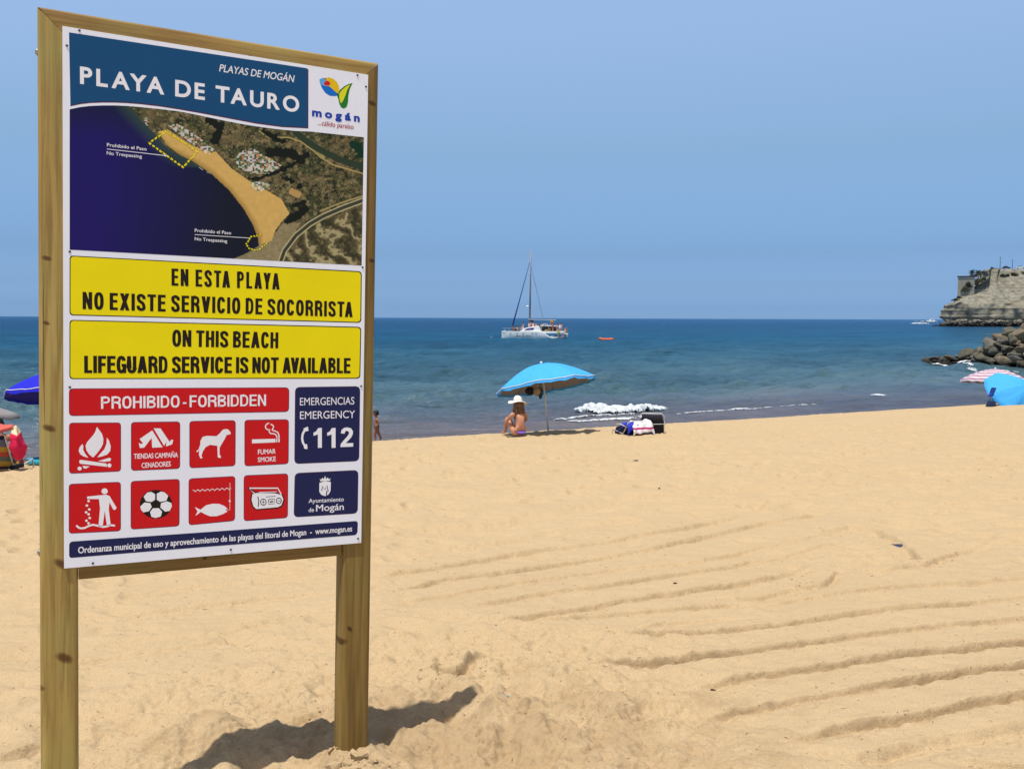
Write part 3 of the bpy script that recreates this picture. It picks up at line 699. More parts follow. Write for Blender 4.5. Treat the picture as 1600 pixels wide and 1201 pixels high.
    me = bpy.data.meshes.new('lettering'); me.from_pydata(V_, [], F_); bm = bmesh.new(); bm.from_mesh(me)
    for f in bm.faces:
        f.normal_update()
        if f.normal.y > 0: f.normal_flip()
    bm.to_mesh(me); bm.free(); return finish('lettering', me, mat, panel)
# title band and map
BANDB = [(480, 199.5), (440, 197.4), (400, 192), (360, 184.5), (320, 177), (280, 170), (250, 165.3), (220, 161.8), (200, 160.2), (180, 159.3), (160, 159.2), (140, 160), (125, 161.8), (110, 165)]
mb = MB(); sheet(mb, [(109, 53), (481.5, 109)]+[(x+(1.4 if x > 470 else 0), y+1.8) for x, y in BANDB], 1); mb.cur = 1
sheet(mb, [(107.8, 51.5), (479.5, 107.5)]+BANDB, 2); put('title_band', mb, [PUR, BLUE])
text('PLAYA DE TAURO', (125, 131.7), (467, 176.6), 27.5, INKW, .036, gap=.20, sp=.40)
text('PLAYAS DE MOGÁN', (342, 112.3), (460, 129.6), 12, INKW, .012, shear=.22)
text('mogán', (487, 182.3), (561.6, 191.6), 11, LB, .085, lower=True, gap=.45)
text('...cálido paraíso', (496, 196), (552, 202.6), 6.3, DRED, .012, shear=.15, lower=True)
# aerial photograph printed under the title: a fine coloured grid
def pip(x, y, P):
    P = np.array(P, float); ins = np.zeros(x.shape, bool); j = len(P)-1
    for i in range(len(P)):
        xi, yi = P[i]; xj, yj = P[j]; c = ((yi > y) != (yj > y)) & (x < (xj-xi)*(y-yi)/(yj-yi+1e-12)+xi); ins ^= c; j = i
    return ins
def pdist(x, y, P, w0=None):
    best = np.full(x.shape, 1e9)
    P = np.array(P, float)
    for a, b in zip(P[:-1], P[1:]):
        d = b-a; k = np.clip(((x-a[0])*d[0]+(y-a[1])*d[1])/(d@d), 0, 1); best = np.minimum(best, np.hypot(x-a[0]-k*d[0], y-a[1]-k*d[1]))
    return best
TOPX = [109, 125, 140, 160, 180, 200, 220, 240, 260, 280, 300, 320, 340, 360, 380, 400, 420, 440, 460, 486, 568]
TOPY = [171.5, 168, 166.3, 165.4, 165.4, 166.3, 168, 170, 172.2, 174.8, 178.5, 182.8, 187, 191, 194.8, 198, 200.8, 203.2, 205, 206.2, 215]
NCX, NCY = 420, 215
gx = np.linspace(0, 1, NCX+1)[None, :]*np.ones((NCY+1, 1)); gy = np.linspace(0, 1, NCY+1)[:, None]*np.ones((1, NCX+1))
PXL = 108.8+gx*(568-108.8); yt = np.interp(PXL, TOPX, TOPY); PXR = 108.8+gx*(564.5-108.8); yb = 390.3+gx*(415-390.3)
PX = PXL*(1-gy)+PXR*gy; PY = yt*(1-gy)+yb*gy
x = (PX[1:, 1:]+PX[:-1, :-1])/2; y = (PY[1:, 1:]+PY[:-1, :-1])/2
def A(*c): return np.array(srgb(*c))
coast = [(196, 160), (206, 172), (222, 190), (240, 208), (262, 233), (285, 245), (300, 252), (330, 272), (358, 298), (380, 326), (395, 352), (403, 373), (404, 384), (385, 396), (365, 404), (352, 410)]
land = coast+[(352, 440), (620, 440), (620, 150), (196, 150)]
col = np.zeros(x.shape+(3,))
k = np.clip((x-150)/190+(.35-np.abs(y-300)/300)*-.2, 0, 1)[..., None]; seac = A(32, 22, 100)*(1-k)+A(22, 27, 42)*k; kk = np.clip(1-(y-170)/45, 0, 1)[..., None]*.7; seac = seac*(1-kk)+A(25, 28, 52)*kk
col[:] = seac
cd = pdist(x, y, coast); isl = pip(x, y, land)
k = np.clip(1-cd/22, 0, 1)[..., None]*(y < 262)[..., None]; col = np.where(isl[..., None], col, col*(1-k*.6)+A(60, 88, 62)*k*.6)
n1 = fbm(x/18, y/14, 4, 301); n2 = fbm(x/6, y/5, 4, 311); n3 = fbm(x/2, y/1.8, 3, 321)
lc = A(88, 84, 54)*(1+.0*x[..., None])+0*x[..., None]
def blend(base, m, c): m = np.clip(m, 0, 1)[..., None]; return base*(1-m)+c*m
lc = blend(lc, (n1-.0)*3, A(66, 72, 44)); lc = blend(lc, (-n1-.05)*3, A(108, 96, 66)); lc = blend(lc, (n2-.15)*4, A(44, 48, 32)); lc = blend(lc, (-n2-.22)*4, A(134, 122, 84)); lc = blend(lc, (n3-.35)*3, A(30, 34, 24)); lc = blend(lc, (-n3-.40)*3, A(165, 152, 112))
# slanting ridges in the lower right
q = pip(x, y, [(452, 372), (500, 348), (568, 322), (568, 420), (440, 420), (444, 392)])
rg = np.sin((x*.62-y*.42)/4.2+n1*4+n2*1.5); lc = np.where(q[..., None], blend(blend(blend(lc, q*.5, A(92, 84, 56)), (rg-.35)*1.6, A(170, 160, 118)), (-rg-.45)*1.5, A(48, 46, 32)), lc)
q = pip(x, y, [(352, 412), (395, 382), (425, 372), (440, 350), (470, 348), (452, 375), (438, 412)]); lc = np.where(q[..., None], blend(lc, .65+n2*.5, A(160, 148, 110)), lc)
for P, w, cc in (([(395, 240), (425, 250), (412, 262)], 2, A(150, 130, 80)), ([(405, 205), (420, 216), (450, 215), (470, 222), (492, 238), (500, 246), (520, 258), (568, 272)], 1.4, A(176, 160, 100)), ([(496, 236), (505, 246)], 3, A(160, 150, 90)), ([(350, 175), (365, 205), (362, 232)], 1.2, A(120, 112, 74)), ([(386, 190), (374, 212), (362, 225)], 1.0, A(120, 114, 78)), ([(500, 330), (530, 318), (568, 306)], 1.6, A(168, 150, 98))):
    lc = blend(lc, (w-pdist(x, y, P))*1.2, cc)
lc = blend(lc, (5.5-pdist(x, y, [(462, 208), (480, 222), (500, 235), (530, 250), (568, 262)]))*.8, A(48, 62, 44))
lc = blend(lc, (3.2-pdist(x, y, [(437, 412), (444, 392), (462, 368), (484, 350), (505, 338), (535, 325), (568, 313)])), A(62, 66, 52))
lc = blend(lc, (1.3-np.abs(pdist(x, y, [(437, 412), (444, 392), (462, 368), (484, 350), (505, 338), (535, 325), (568, 313)])-3.6)), A(196, 186, 140))
for P, w in (([(388, 280), (405, 278), (430, 270), (450, 262), (468, 250), (480, 243)], 3.6), ([(450, 345), (465, 337), (476, 326)], 6.5), ([(462, 322), (475, 316)], 4), ([(466, 291), (469, 293)], 4.2), ([(448, 280), (455, 283)], 4.5), ([(552, 226), (566, 240)], 7.5), ([(325, 188), (345, 200), (335, 222)], 7), ([(422, 238), (455, 240), (470, 250)], 8), ([(410, 205), (440, 222)], 5)):
    lc = blend(lc, (w+n2*4-pdist(x, y, P))*.9, A(24, 28, 20) if w != 7.5 else A(18, 52, 34))
lc = blend(lc, (5+n2*3-pdist(x, y, [(455, 300), (466, 304)])), A(184, 150, 92))
col = np.where(isl[..., None], lc, col)
sandp = [(246, 206), (262, 203), (300, 228), (325, 237), (338, 238), (350, 252), (362, 264), (392, 285), (420, 300), (440, 312), (452, 334), (440, 346), (430, 360), (424, 376), (404, 384), (403, 373), (395, 352), (380, 326), (358, 298), (330, 272), (300, 252), (280, 242), (262, 228)]
ms = pip(x, y, sandp); k = np.clip(cd/9, 0, 1)[..., None]; sc_ = A(160, 128, 66)*(1-k)+A(214, 176, 100)*k; col = np.where(ms[..., None], sc_*(1+.10*n2[..., None]), col)
def town(P, dens, seed):
    global col
    m = pip(x, y, P); cx_ = np.floor(x/3.1+n2*.5); cy_ = np.floor(y/2.6+n1*.5); z0 = np.zeros_like(cx_); h = _h(cx_, cy_, z0, seed); h2 = _h(cx_, cy_, z0, seed+1)
    pal = np.array([A(232, 236, 224), A(206, 222, 190), A(214, 150, 116), A(120, 150, 104), A(60, 70, 50), A(228, 226, 236)]); cc = pal[np.clip((h2*6).astype(int), 0, 5)]
    col = np.where((m & (h < dens))[..., None], cc*.68+col*.32, col)
town([(366, 247), (378, 236), (395, 232), (415, 245), (440, 259), (420, 272), (392, 272), (372, 262)], .85, 400)
town([(390, 286), (405, 284), (420, 288), (422, 296), (402, 300), (396, 294)], .9, 410)
town([(262, 196), (275, 193), (300, 207), (325, 226), (337, 236), (325, 243), (310, 232), (285, 215)], .8, 420)
town([(224, 183), (232, 186), (236, 195), (228, 197)], .6, 430)
# dashed yellow outlines of the closed areas
def dashes(P, per, w):
    global col
    P = np.array(P, float); acc = 0; bestd = np.full(x.shape, 1e9); al = np.zeros(x.shape)
    for a, b in zip(P[:-1], P[1:]):
        d = b-a; l = math.hypot(*d); k_ = np.clip(((x-a[0])*d[0]+(y-a[1])*d[1])/(l*l), 0, 1); ds = np.hypot(x-a[0]-k_*d[0], y-a[1]-k_*d[1]); m = ds < bestd; bestd[m] = ds[m]; al[m] = (acc+k_*l)[m]; acc += l
    on = (bestd < w+.5) & ((al % per) < per*.72); col = np.where(on[..., None], A(60, 55, 10), col); on = (bestd < w) & ((al % per) < per*.66); col = np.where(on[..., None], A(240, 225, 20), col)
dashes([(258, 206), (270, 212), (308, 237), (286, 262), (233, 224), (258, 206)], 7, 1.25)
dashes([(407, 367), (392, 370), (384, 382), (390, 389), (402, 391), (412, 384), (418, 378)], 4.5, 1.0)
wake = pdist(x, y, [(311, 262), (317, 266)]); col = blend(col, (0.7-wake)*2, A(190, 200, 190)); wake = pdist(x, y, [(323, 269), (328, 271)]); col = blend(col, (0.6-wake)*2, A(190, 200, 190))
q0 = [pan(PX[0, 0], PY[0, 0])]
# vectorised panel coordinates
RX = (PX-800)/F; RY = -(PY-600.5)/F; Rm = np.array(CR); D = np.stack([RX, RY, -np.ones_like(RX)], -1) @ Rm.T
kk = (PO-EYE).dot(PN)/(D @ np.array(PN)); Q = D*kk[..., None]+np.array(EYE-PO); UU = Q @ np.array(PU)/SC; VV = Q @ np.array(PV)/SC
me = grid_mesh('aerial_photograph', UU-BU, np.full(UU.shape, -.0043), BV-VV)
ca = me.color_attributes.new('print', 'FLOAT_COLOR', 'CORNER'); cc = np.ones((x.size, 4, 4), np.float32); cc[:, :, :3] = np.clip(col, 0, 1).reshape(-1, 1, 3); ca.data.foreach_set('color', cc.ravel())
t = NT('printed_photograph', .42, .15); a_ = t.n('ShaderNodeVertexColor', layer_name='print'); t.color(a_.outputs[0])
o = finish('aerial_photograph', me, t.m, panel)
bm = bmesh.new(); bm.from_mesh(me)
bm.faces.ensure_lookup_table()
if bm.faces[0].normal.y > 0: bmesh.ops.reverse_faces(bm, faces=bm.faces)
bm.to_mesh(me); bm.free()
for (a, b, cp, s) in (((167, 229.3), (229, 236), 5.6, 'Prohibido el Paso'), ((166.7, 242), (221.5, 247.5), 5.6, 'No Trespassing'), ((304, 362.6), (360.8, 366.6), 5.4, 'Prohibido el Paso'), ((304, 375.7), (354.6, 379.3), 5.4, 'No Trespassing')):
    text(s, a, b, cp, INKW, .012, lv=3, name='map_lettering')
mb = MB(); sheet(mb, [(167, 232.8), (259, 243.2), (259, 244.2), (167, 233.8)], 3); sheet(mb, [(256, 241.5), (261, 243.5), (258, 245.5)], 3); put('pointer_line', mb, [INKW])
mb = MB(); sheet(mb, [(304, 366.3), (389, 371.7), (389, 372.5), (304, 367.2)], 3); put('pointer_line', mb, [INKW])
# logo
def Z_(ox, oy, s): return lambda *P: [(ox+a*s, oy+b*s) for a, b in P]
z2 = Z_(320, 70, .2); z7 = Z_(50, 590, .175); z8 = Z_(280, 590, .2); z9 = Z_(40, 730, .175); z10 = Z_(300, 730, .2)
def circ(z, cx, cy, rx, ry=None, n=20): ry = rx if ry is None else ry; return z(*[(cx+rx*math.cos(2*math.pi*k/n), cy+ry*math.sin(2*math.pi*k/n)) for k in range(n)])
def stroke(mb, z, P, w, lv, closed=False):
    P = [Vector(p) for p in P]; n = len(P); Lf, Rt = [], []
    for i in range(n):
        d = (P[(i+1) % n]-P[i-1]) if closed else (P[min(i+1, n-1)]-P[max(i-1, 0)])
        d.normalize(); m = Vector((-d.y, d.x))*w/2; Lf.append(P[i]+m); Rt.append(P[i]-m)
    rg_ = range(n if closed else n-1)
    for i in rg_: j = (i+1) % n; sheet(mb, z(tuple(Lf[i]), tuple(Lf[j]), tuple(Rt[j]), tuple(Rt[i])), lv)
LC = [ink('sky_blue', (.12, .42, .80)), ink('mid_blue', (.01, .16, .60)), ink('orange_yellow', (.80, .52, .01)), ink('sun_red', (.62, .02, .03)), ink('leaf_green', (.02, .20, .03)), ink('lime', (.72, .72, .02))]
mb = MB(); mb.cur = 1; sheet(mb, z2((893, 275), (900, 310), (915, 345), (940, 380), (975, 402), (1015, 405), (1035, 398), (1048, 372), (1010, 345), (960, 325), (920, 320)), 1)
mb.cur = 0; sheet(mb, z2((893, 275), (912, 264), (940, 262), (950, 290), (925, 322), (905, 318)), 2); mb.cur = 2; sheet(mb, z2((930, 264), (965, 258), (1000, 268), (1030, 295), (1046, 330), (1050, 360), (1040, 385), (1018, 370), (985, 340), (955, 318), (945, 300)), 2)
mb.cur = 3; sheet(mb, z2((925, 310), (935, 292), (952, 285), (970, 290), (980, 312), (962, 322), (940, 320)), 3)
mb.cur = 4; sheet(mb, z2((1152, 303), (1125, 308), (1090, 325), (1060, 350), (1035, 378), (1028, 395), (1040, 425), (1050, 470), (1065, 495), (1085, 502), (1105, 490), (1116, 455), (1120, 400), (1130, 350)), 1)
mb.cur = 5; sheet(mb, z2((1135, 312), (1100, 330), (1068, 358), (1048, 385), (1050, 430), (1060, 462), (1078, 440), (1095, 400), (1108, 360)), 2); put('logo', mb, LC)
# yellow warning boxes
for q in (((108.8, 399.3), (564.8, 424), (563.9, 504.4), (108.6, 492.6)), ((108.6, 499.6), (564, 510.6), (562.4, 591.4), (108.4, 592))):
    mb = MB(); sheet(mb, rrect(*q, r=6), 1); mb.cur = 1; sheet(mb, rrect(*q, r=5.5, grow=-1.5), 2); put('warning_box', mb, [BLK, YEL])
condensed('EN ESTA PLAYA', (267.8, 446.3), (436.5, 452.6), 26, BLK, .172, .13, .40)
condensed('NO EXISTE SERVICIO DE SOCORRISTA', (129, 483), (550.5, 495.6), 25.4, BLK, .185, .105, .32)
condensed('ON THIS BEACH', (268.8, 541.2), (434.3, 544), 25.4, BLK, .185, .08, .28)
condensed('LIFEGUARD SERVICE IS NOT AVAILABLE', (131.5, 582.6), (547, 583), 25.4, BLK, .195, .055, .24)
# red and navy tiles
def tile(q, fill=RED, edge=PUR, r=6, name='prohibition_tile'):
    mb = MB(); sheet(mb, rrect(*q, r=r), 1); mb.cur = 1; sheet(mb, rrect(*q, r=r*.9, grow=-1.0), 2); mb.cur = 2; return mb
mb = tile(((107.6, 606.6), (451.6, 604.8), (451.2, 643.2), (107.6, 649.6)), r=7); put('heading_bar', mb, [PUR, RED, INKW])
condensed('PROHIBIDO - FORBIDDEN', (157.8, 638.4), (415.2, 633.6), 18.4, INKW, .165, .11, .26)
TM = [PUR, RED, INKW, BLK]
mb = tile(((107.8, 660), (189, 659.6), (189, 736), (107.8, 739.6)))
for P in (((578, 437), (600, 465), (625, 500), (637, 545), (633, 590), (612, 630), (580, 672), (545, 710), (510, 682), (485, 645), (478, 605), (490, 575), (520, 540), (548, 508), (566, 478)), ((668, 532), (688, 562), (702, 610), (698, 650), (672, 683), (625, 700), (582, 708), (612, 672), (645, 636), (664, 590)), ((450, 588), (458, 610), (456, 640), (472, 672), (503, 712), (460, 700), (430, 680), (416, 650), (425, 618)), ((425, 733), (442, 731), (665, 764), (668, 792), (430, 765), (420, 750)), ((590, 742), (690, 712), (705, 720), (700, 741), (645, 748)), ((450, 783), (515, 790), (482, 808), (463, 807))): sheet(mb, z7(*P), 3)
sheet(mb, circ(z7, 690, 780, 18), 3); sheet(mb, circ(z7, 425, 808, 19, 17), 3); put('prohibition_tile', mb, TM)
mb = tile(((204.5, 659), (281.4, 658), (281.2, 731.8), (204.5, 735)))
for P in (((960, 545), (1072, 468), (1080, 480), (1165, 618), (1072, 622), (1067, 535), (1000, 622), (962, 625), (952, 578), (972, 590), (990, 583)), ((1085, 450), (1146, 450), (1228, 572), (1240, 552), (1260, 552), (1250, 592), (1195, 612), (1200, 568), (1178, 606))): sheet(mb, z7(*P), 3)
put('prohibition_tile', mb, TM); text('TIENDAS CAMPAÑA', z7((908, 722))[0], z7((1302, 708))[0], 8.4, INKW, .02); text('CENADORES', z7((978, 803))[0], z7((1238, 788))[0], 8.4, INKW, .02)
mb = tile(((295.6, 657.4), (368, 656), (367.6, 727.6), (295.6, 731)))
sheet(mb, z8((132, 572), (150, 558), (163, 520), (165, 490), (182, 460), (215, 452), (290, 455), (318, 430), (338, 405), (365, 398), (385, 405), (402, 428), (398, 440), (370, 445), (352, 480), (328, 520), (314, 545), (314, 600), (325, 612), (322, 625), (300, 620), (296, 530), (240, 522), (205, 540), (182, 575), (172, 610), (182, 622), (165, 630), (153, 600), (155, 568), (165, 540), (150, 572), (138, 580)), 3); put('prohibition_tile', mb, TM)
mb = tile(((381.6, 655.6), (451, 654.6), (450.6, 724.4), (381.6, 728)))
sheet(mb, z8((567, 480), (750, 475), (750, 503), (567, 511)), 3); sheet(mb, z8((756, 474), (765, 474), (765, 502), (756, 503)), 3); sheet(mb, z8((772, 473), (783, 473), (783, 501), (772, 502)), 3)
stroke(mb, z8, [(700, 352), (680, 362), (671, 378), (676, 395), (692, 405), (706, 404), (700, 420), (712, 434), (740, 436), (755, 445), (761, 460), (762, 471)], 9, 3)
stroke(mb, z8, [(712, 362), (728, 368), (736, 382), (728, 398), (724, 408), (745, 414), (768, 425), (777, 445), (778, 470)], 9, 3)
put('prohibition_tile', mb, TM); text('FUMAR', z8((613, 597))[0], z8((752, 590))[0], 8, INKW, .02); text('SMOKE', z8((612, 657))[0], z8((753, 650))[0], 8, INKW, .02)
mb = tile(((107.4, 755.4), (188.8, 752), (188.8, 829), (107.4, 833)))
sheet(mb, circ(z9, 705, 210, 28, 26), 3)
sheet(mb, z9((548, 258), (640, 248), (720, 241), (750, 253), (768, 285), (812, 358), (800, 376), (782, 374), (748, 308), (742, 372), (760, 520), (726, 520), (706, 385), (688, 525), (650, 525), (664, 360), (655, 280), (550, 279)), 3)
for a, b in ((562, 297), (547, 337), (568, 372), (540, 397), (562, 415), (572, 448), (543, 472), (562, 495)): sheet(mb, circ(z9, a, b, 12, 11, 10), 3)
stroke(mb, z9, [(452, 515), (475, 535), (500, 541), (530, 536), (560, 520), (600, 508), (640, 516), (690, 528), (725, 523), (755, 512), (797, 516)], 17, 3); put('prohibition_tile', mb, TM)
mb = tile(((204, 751), (280.6, 747.5), (280.2, 821.4), (204, 826.6))); mb.cur = 3; sheet(mb, circ(z9, 1163, 325, 144, 127, 32), 3); mb.cur = 2
for P in (((1052, 258), (1085, 222), (1120, 215), (1155, 235), (1155, 285), (1125, 305), (1075, 300)), ((1170, 232), (1208, 212), (1240, 220), (1272, 250), (1255, 295), (1200, 305), (1170, 285)), ((1300, 315), (1305, 345), (1285, 385), (1245, 392), (1202, 355), (1208, 315), (1262, 300)), ((1110, 395), (1135, 362), (1188, 360), (1218, 392), (1205, 435), (1160, 448), (1122, 438)), ((1023, 345), (1060, 310), (1112, 315), (1125, 350), (1100, 388), (1050, 398), (1030, 375))): sheet(mb, z9(*P), 4)
put('prohibition_tile', mb, TM)
mb = tile(((294.4, 747), (367.4, 743), (367, 813), (294.4, 820)))
sheet(mb, z8((120, 1006), (165, 1028), (208, 993), (260, 981), (310, 982), (350, 998), (373, 1016), (362, 1030), (376, 1042), (340, 1062), (290, 1078), (240, 1079), (200, 1063), (168, 1045), (125, 1076), (142, 1040)), 3)
wv = []
for k in range(8):
    x0 = 105+k*38
    for j in range(6): s = j/6; wv.append((x0+38*s, 876-2.2*k+-14*abs(math.cos(math.pi*s))+12))
stroke(mb, z8, wv, 5, 3); stroke(mb, z8, [(395, 818), (394, 1030), (380, 1031), (372, 1020)], 3, 3); sheet(mb, circ(z8, 393, 960, 8, 9, 10), 3); put('prohibition_tile', mb, TM)
mb = tile(((380.4, 742), (450, 739), (449.4, 808.4), (380.4, 813.6)))
mb.cur = 3; sheet(mb, z8((562, 905), (600, 890), (740, 892), (805, 905), (822, 948), (804, 1003), (770, 1018), (600, 1032), (568, 1005), (553, 950)), 3); stroke(mb, z8, [(538, 856), (600, 905)], 16, 3)
mb.cur = 2; sheet(mb, z8((570, 908), (602, 897), (740, 899), (798, 912), (812, 948), (796, 994), (768, 1008), (600, 1023), (577, 1000), (563, 950)), 4)
stroke(mb, z8, [(590, 905), (545, 860), (768, 860), (795, 908)], 10, 5); stroke(mb, z8, [(620, 892), (760, 888)], 5, 4)
mb.cur = 3
stroke(mb, z8, [(655+22*math.cos(a), 968+24*math.sin(a)) for a in np.linspace(0, 5.9, 14)], 6, 5, True); stroke(mb, z8, [(776+20*math.cos(a), 958+22*math.sin(a)) for a in np.linspace(0, 5.9, 14)], 6, 5, True)
stroke(mb, z8, [(655, 952), (655, 985)], 4, 5); stroke(mb, z8, [(643, 968), (668, 968)], 4, 5); stroke(mb, z8, [(766, 958), (790, 958)], 4, 5)
stroke(mb, z8, [(694, 948), (742, 944), (740, 980), (696, 984), (694, 948)], 5, 5); sheet(mb, z8((705, 962), (732, 958), (732, 968), (705, 972)), 5); stroke(mb, z8, [(612, 925), (620, 960), (615, 1005)], 7, 5); stroke(mb, z8, [(675, 928), (750, 922)], 4, 5)
put('prohibition_tile', mb, TM)
NM = [PUR, NAVY, INKW]
mb = tile(((460.6, 604.4), (562.4, 603), (560.8, 720), (459.4, 724.4)), r=8)
stroke(mb, z8, [(1000, 398), (975, 412), (962, 440), (958, 470), (964, 505), (980, 530), (996, 540)], 17, 3); sheet(mb, z8((968, 395), (1003, 380), (1008, 412), (980, 420)), 4); sheet(mb, z8((968, 522), (996, 516), (1000, 556), (974, 552)), 4); put('emergency_box', mb, NM)
text('EMERGENCIAS', (468.2, 633), (553, 631.4), 12.4, INKW, .0); text('EMERGENCY', (468.2, 654.3), (554, 652.4), 12.4, INKW, .0)
for x_ in (1045, 1152): mb = MB(); sheet(mb, z8((x_+38, 392), (x_+67, 390), (x_+67, 545), (x_+36, 546), (x_+36, 440), (x_+22, 446), (x_+2, 452), (x_+2, 428), (x_+22, 418)), 3); put('digit', mb, [INKW])
mb = MB(); sheet(mb, z8((1256, 540), (1260, 515), (1285, 485), (1312, 455), (1324, 435), (1322, 420), (1308, 412), (1294, 418), (1289, 436), (1260, 432), (1266, 406), (1286, 390), (1312, 386), (1340, 394), (1354, 414), (1354, 438), (1340, 466), (1312, 495), (1300, 510), (1357, 508), (1356, 536)), 3); put('digit', mb, [INKW])
mb = tile(((460, 738.4), (559.6, 733.6), (558.6, 801.6), (458.4, 807.6)), r=8)
sheet(mb, z8((1093, 818), (1135, 806), (1182, 812), (1180, 880), (1165, 908), (1138, 922), (1108, 912), (1092, 888)), 3); sheet(mb, z8((1095, 785), (1105, 795), (1118, 778), (1127, 792), (1137, 764), (1147, 790), (1158, 776), (1168, 792), (1180, 782), (1174, 803), (1102, 806)), 3)
mb.cur = 1; stroke(mb, z8, [(1110, 880), (1118, 845), (1136, 872), (1152, 838), (1162, 885)], 7, 4); stroke(mb, z8, [(1152, 880), (1146, 915)], 8, 4); put('council_box', mb, NM)
text('Ayuntamiento', z8((1008, 976))[0], z8((1283, 962))[0], 7, INKW, .012); text('de', z8((1008, 1046))[0], z8((1050, 1044))[0], 7, INKW, .012); text('Mogán', z8((1066, 1041))[0], z8((1283, 1029))[0], 11, INKW, .016)
mb = tile(((108, 846.4), (558.8, 813), (558, 834), (108, 871)), r=5); put('footer_bar', mb, [NAVY, NAVY])
text('Ordenanza municipal de uso y aprovechamiento de las playas del litoral de Mogan  -  www.mogan.es', (122, 863.8), (549.6, 829.3), 10.2, INKW, .022)
for (a, b) in ((124, 48.5), (104.5, 72), (558, 118.2), (571.3, 136), (109, 393.3), (566, 417.8), (109, 604.6), (563.8, 603), (145, 879), (360.3, 857.8), (559, 840.6)):
    u, v = pan(a, b); mb = MB(); mb.lathe([(0, .0), (.0042, .0), (.0040, .0016), (.0022, .0026), (0, .0028)], 10, Matrix.Translation(L(u, v, -.004)) @ Matrix.Rotation(math.pi/2, 4, 'X')); mb.build('screw', dark, panel, True)
# ------------------------------------------------------------------ beach things
def cloth(name, col, var=.06, rough=.75): return flat(name, col, rough, .2, var, 12)
WHITE = flat('white_paint', (.78, .78, .76), .4, .4, .04); BLACKF = cloth('black_fabric', (.016, .015, .022)); GREYF = cloth('silver_lining', (.24, .22, .22)); CYAN = cloth('cyan_fabric', (.050, .34, .74)); COBALT = cloth('cobalt_fabric', (.012, .014, .46))
ALU = flat('pale_tube', (.62, .60, .56), .4, .5, .05); RIB = flat('rib_metal', (.22, .22, .22), .4, .5)
def parasol(name, loc, label, R=1.15, H=.42, pole=1.9, tilt=0, az=0, top=CYAN, under=GREYF, poletilt=(0, 0), n=8, sink=.3, valance=.10, spin=.2, flop=0, trim=None, stripes=None, group=None, cat='parasol'):
    """canopy of n gores on ribs, tilted at the joint; loc is the foot of the pole"""
    r = thing(name, loc, label, cat, 0, group)
    ptop = Vector((poletilt[0], poletilt[1], pole)); mb = MB(); mb.tube([(-poletilt[0]*.2, -poletilt[1]*.2, -sink), ptop*.55, ptop], [.024, .022, .020], 12); mb.build('pole', ALU, r, True)
    ax = Vector((math.sin(tilt)*math.cos(az), math.sin(tilt)*math.sin(az), math.cos(tilt))); Q = Vector((0, 0, 1)).rotation_difference(ax).to_matrix()
    NR, NS = 12, 8; tot = n*NS
    def pt(i, k, off):
        f = i/NR; th = 2*math.pi*k/tot+spin; g = (k % NS)/NS; sag = math.sin(math.pi*g)
        rr = f*R*(1-.055*sag*f); z = -H*(1-math.cos(f*1.25))/(1-math.cos(1.25))-.035*sag*math.sin(f*math.pi*.62)*R*.5
        if flop: z -= flop*max(0, math.cos(th-spin-2.2))*f*f; rr *= 1-.25*flop*max(0, math.cos(th-spin-2.2))*f
        z += .012*math.sin(k*1.9+i*.7)*f*(1 if flop else .5)
        return Q @ Vector((rr*math.cos(th), rr*math.sin(th), z+off))+ptop
    for nm, off, mt in (('canopy', .012, top), ('lining', -.004, under)):
        mb = MB(); vs_ = [pt(i, k, off) for i in range(NR+1) for k in range(tot)]
        if nm == 'canopy':
            vs_ += [pt(NR, k, 0)-Q @ Vector((0, 0, .045+.02*abs(math.sin(k*math.pi/4))))*(.8+.4*((k*7) % 5)/5) for k in range(tot)]; rows = NR+1
        else: rows = NR
        mb.add(vs_, [(i*tot+k, i*tot+(k+1) % tot, (i+1)*tot+(k+1) % tot, (i+1)*tot+k) for i in range(rows) for k in range(tot)])
        me = mb.mesh(nm, fix=False)
        if stripes and nm == 'canopy':
            me.materials.append(top); me.materials.append(stripes); me.polygons.foreach_set('material_index', [1 if (i//1) % 2 else 0 for i in range(rows) for k in range(tot)]); finish(nm, me, None, r, True)
        else: finish(nm, me, mt, r, True)
    if trim:
        mb = MB(); mb.tube([pt(NR, k, .014) for k in range(tot)], .008, 6, True); mb.build('edge_trim', trim, r, True)
    for k in range(n):
        mb = MB(); mb.tube([pt(i, k*NS, -.016) for i in range(0, NR+1, 2)], .005, 5); mb.build('rib', RIB, r, True)
        mb = MB(); mb.tube([ptop-ax*.42, pt(6, k*NS, -.02)], .004, 5); mb.build('stretcher', RIB, r, True)
    mb = MB(); M_ = Matrix.Translation(ptop) @ Q.to_4x4(); mb.lathe([(0, -.02), (.018, -.01), (.020, .02), (.030, .035), (.028, .06), (0, .075)], 12, M_); mb.build('finial', WHITE, r, True)
    return r, ptop, Q
def onsand(x, y, dz=0): return Vector((x, y, zg(x, y)+dz))
def spot(px, Y):
    """ground below a photograph column at distance Y"""
    return onsand((px-800)/F*Y*1.0, Y)
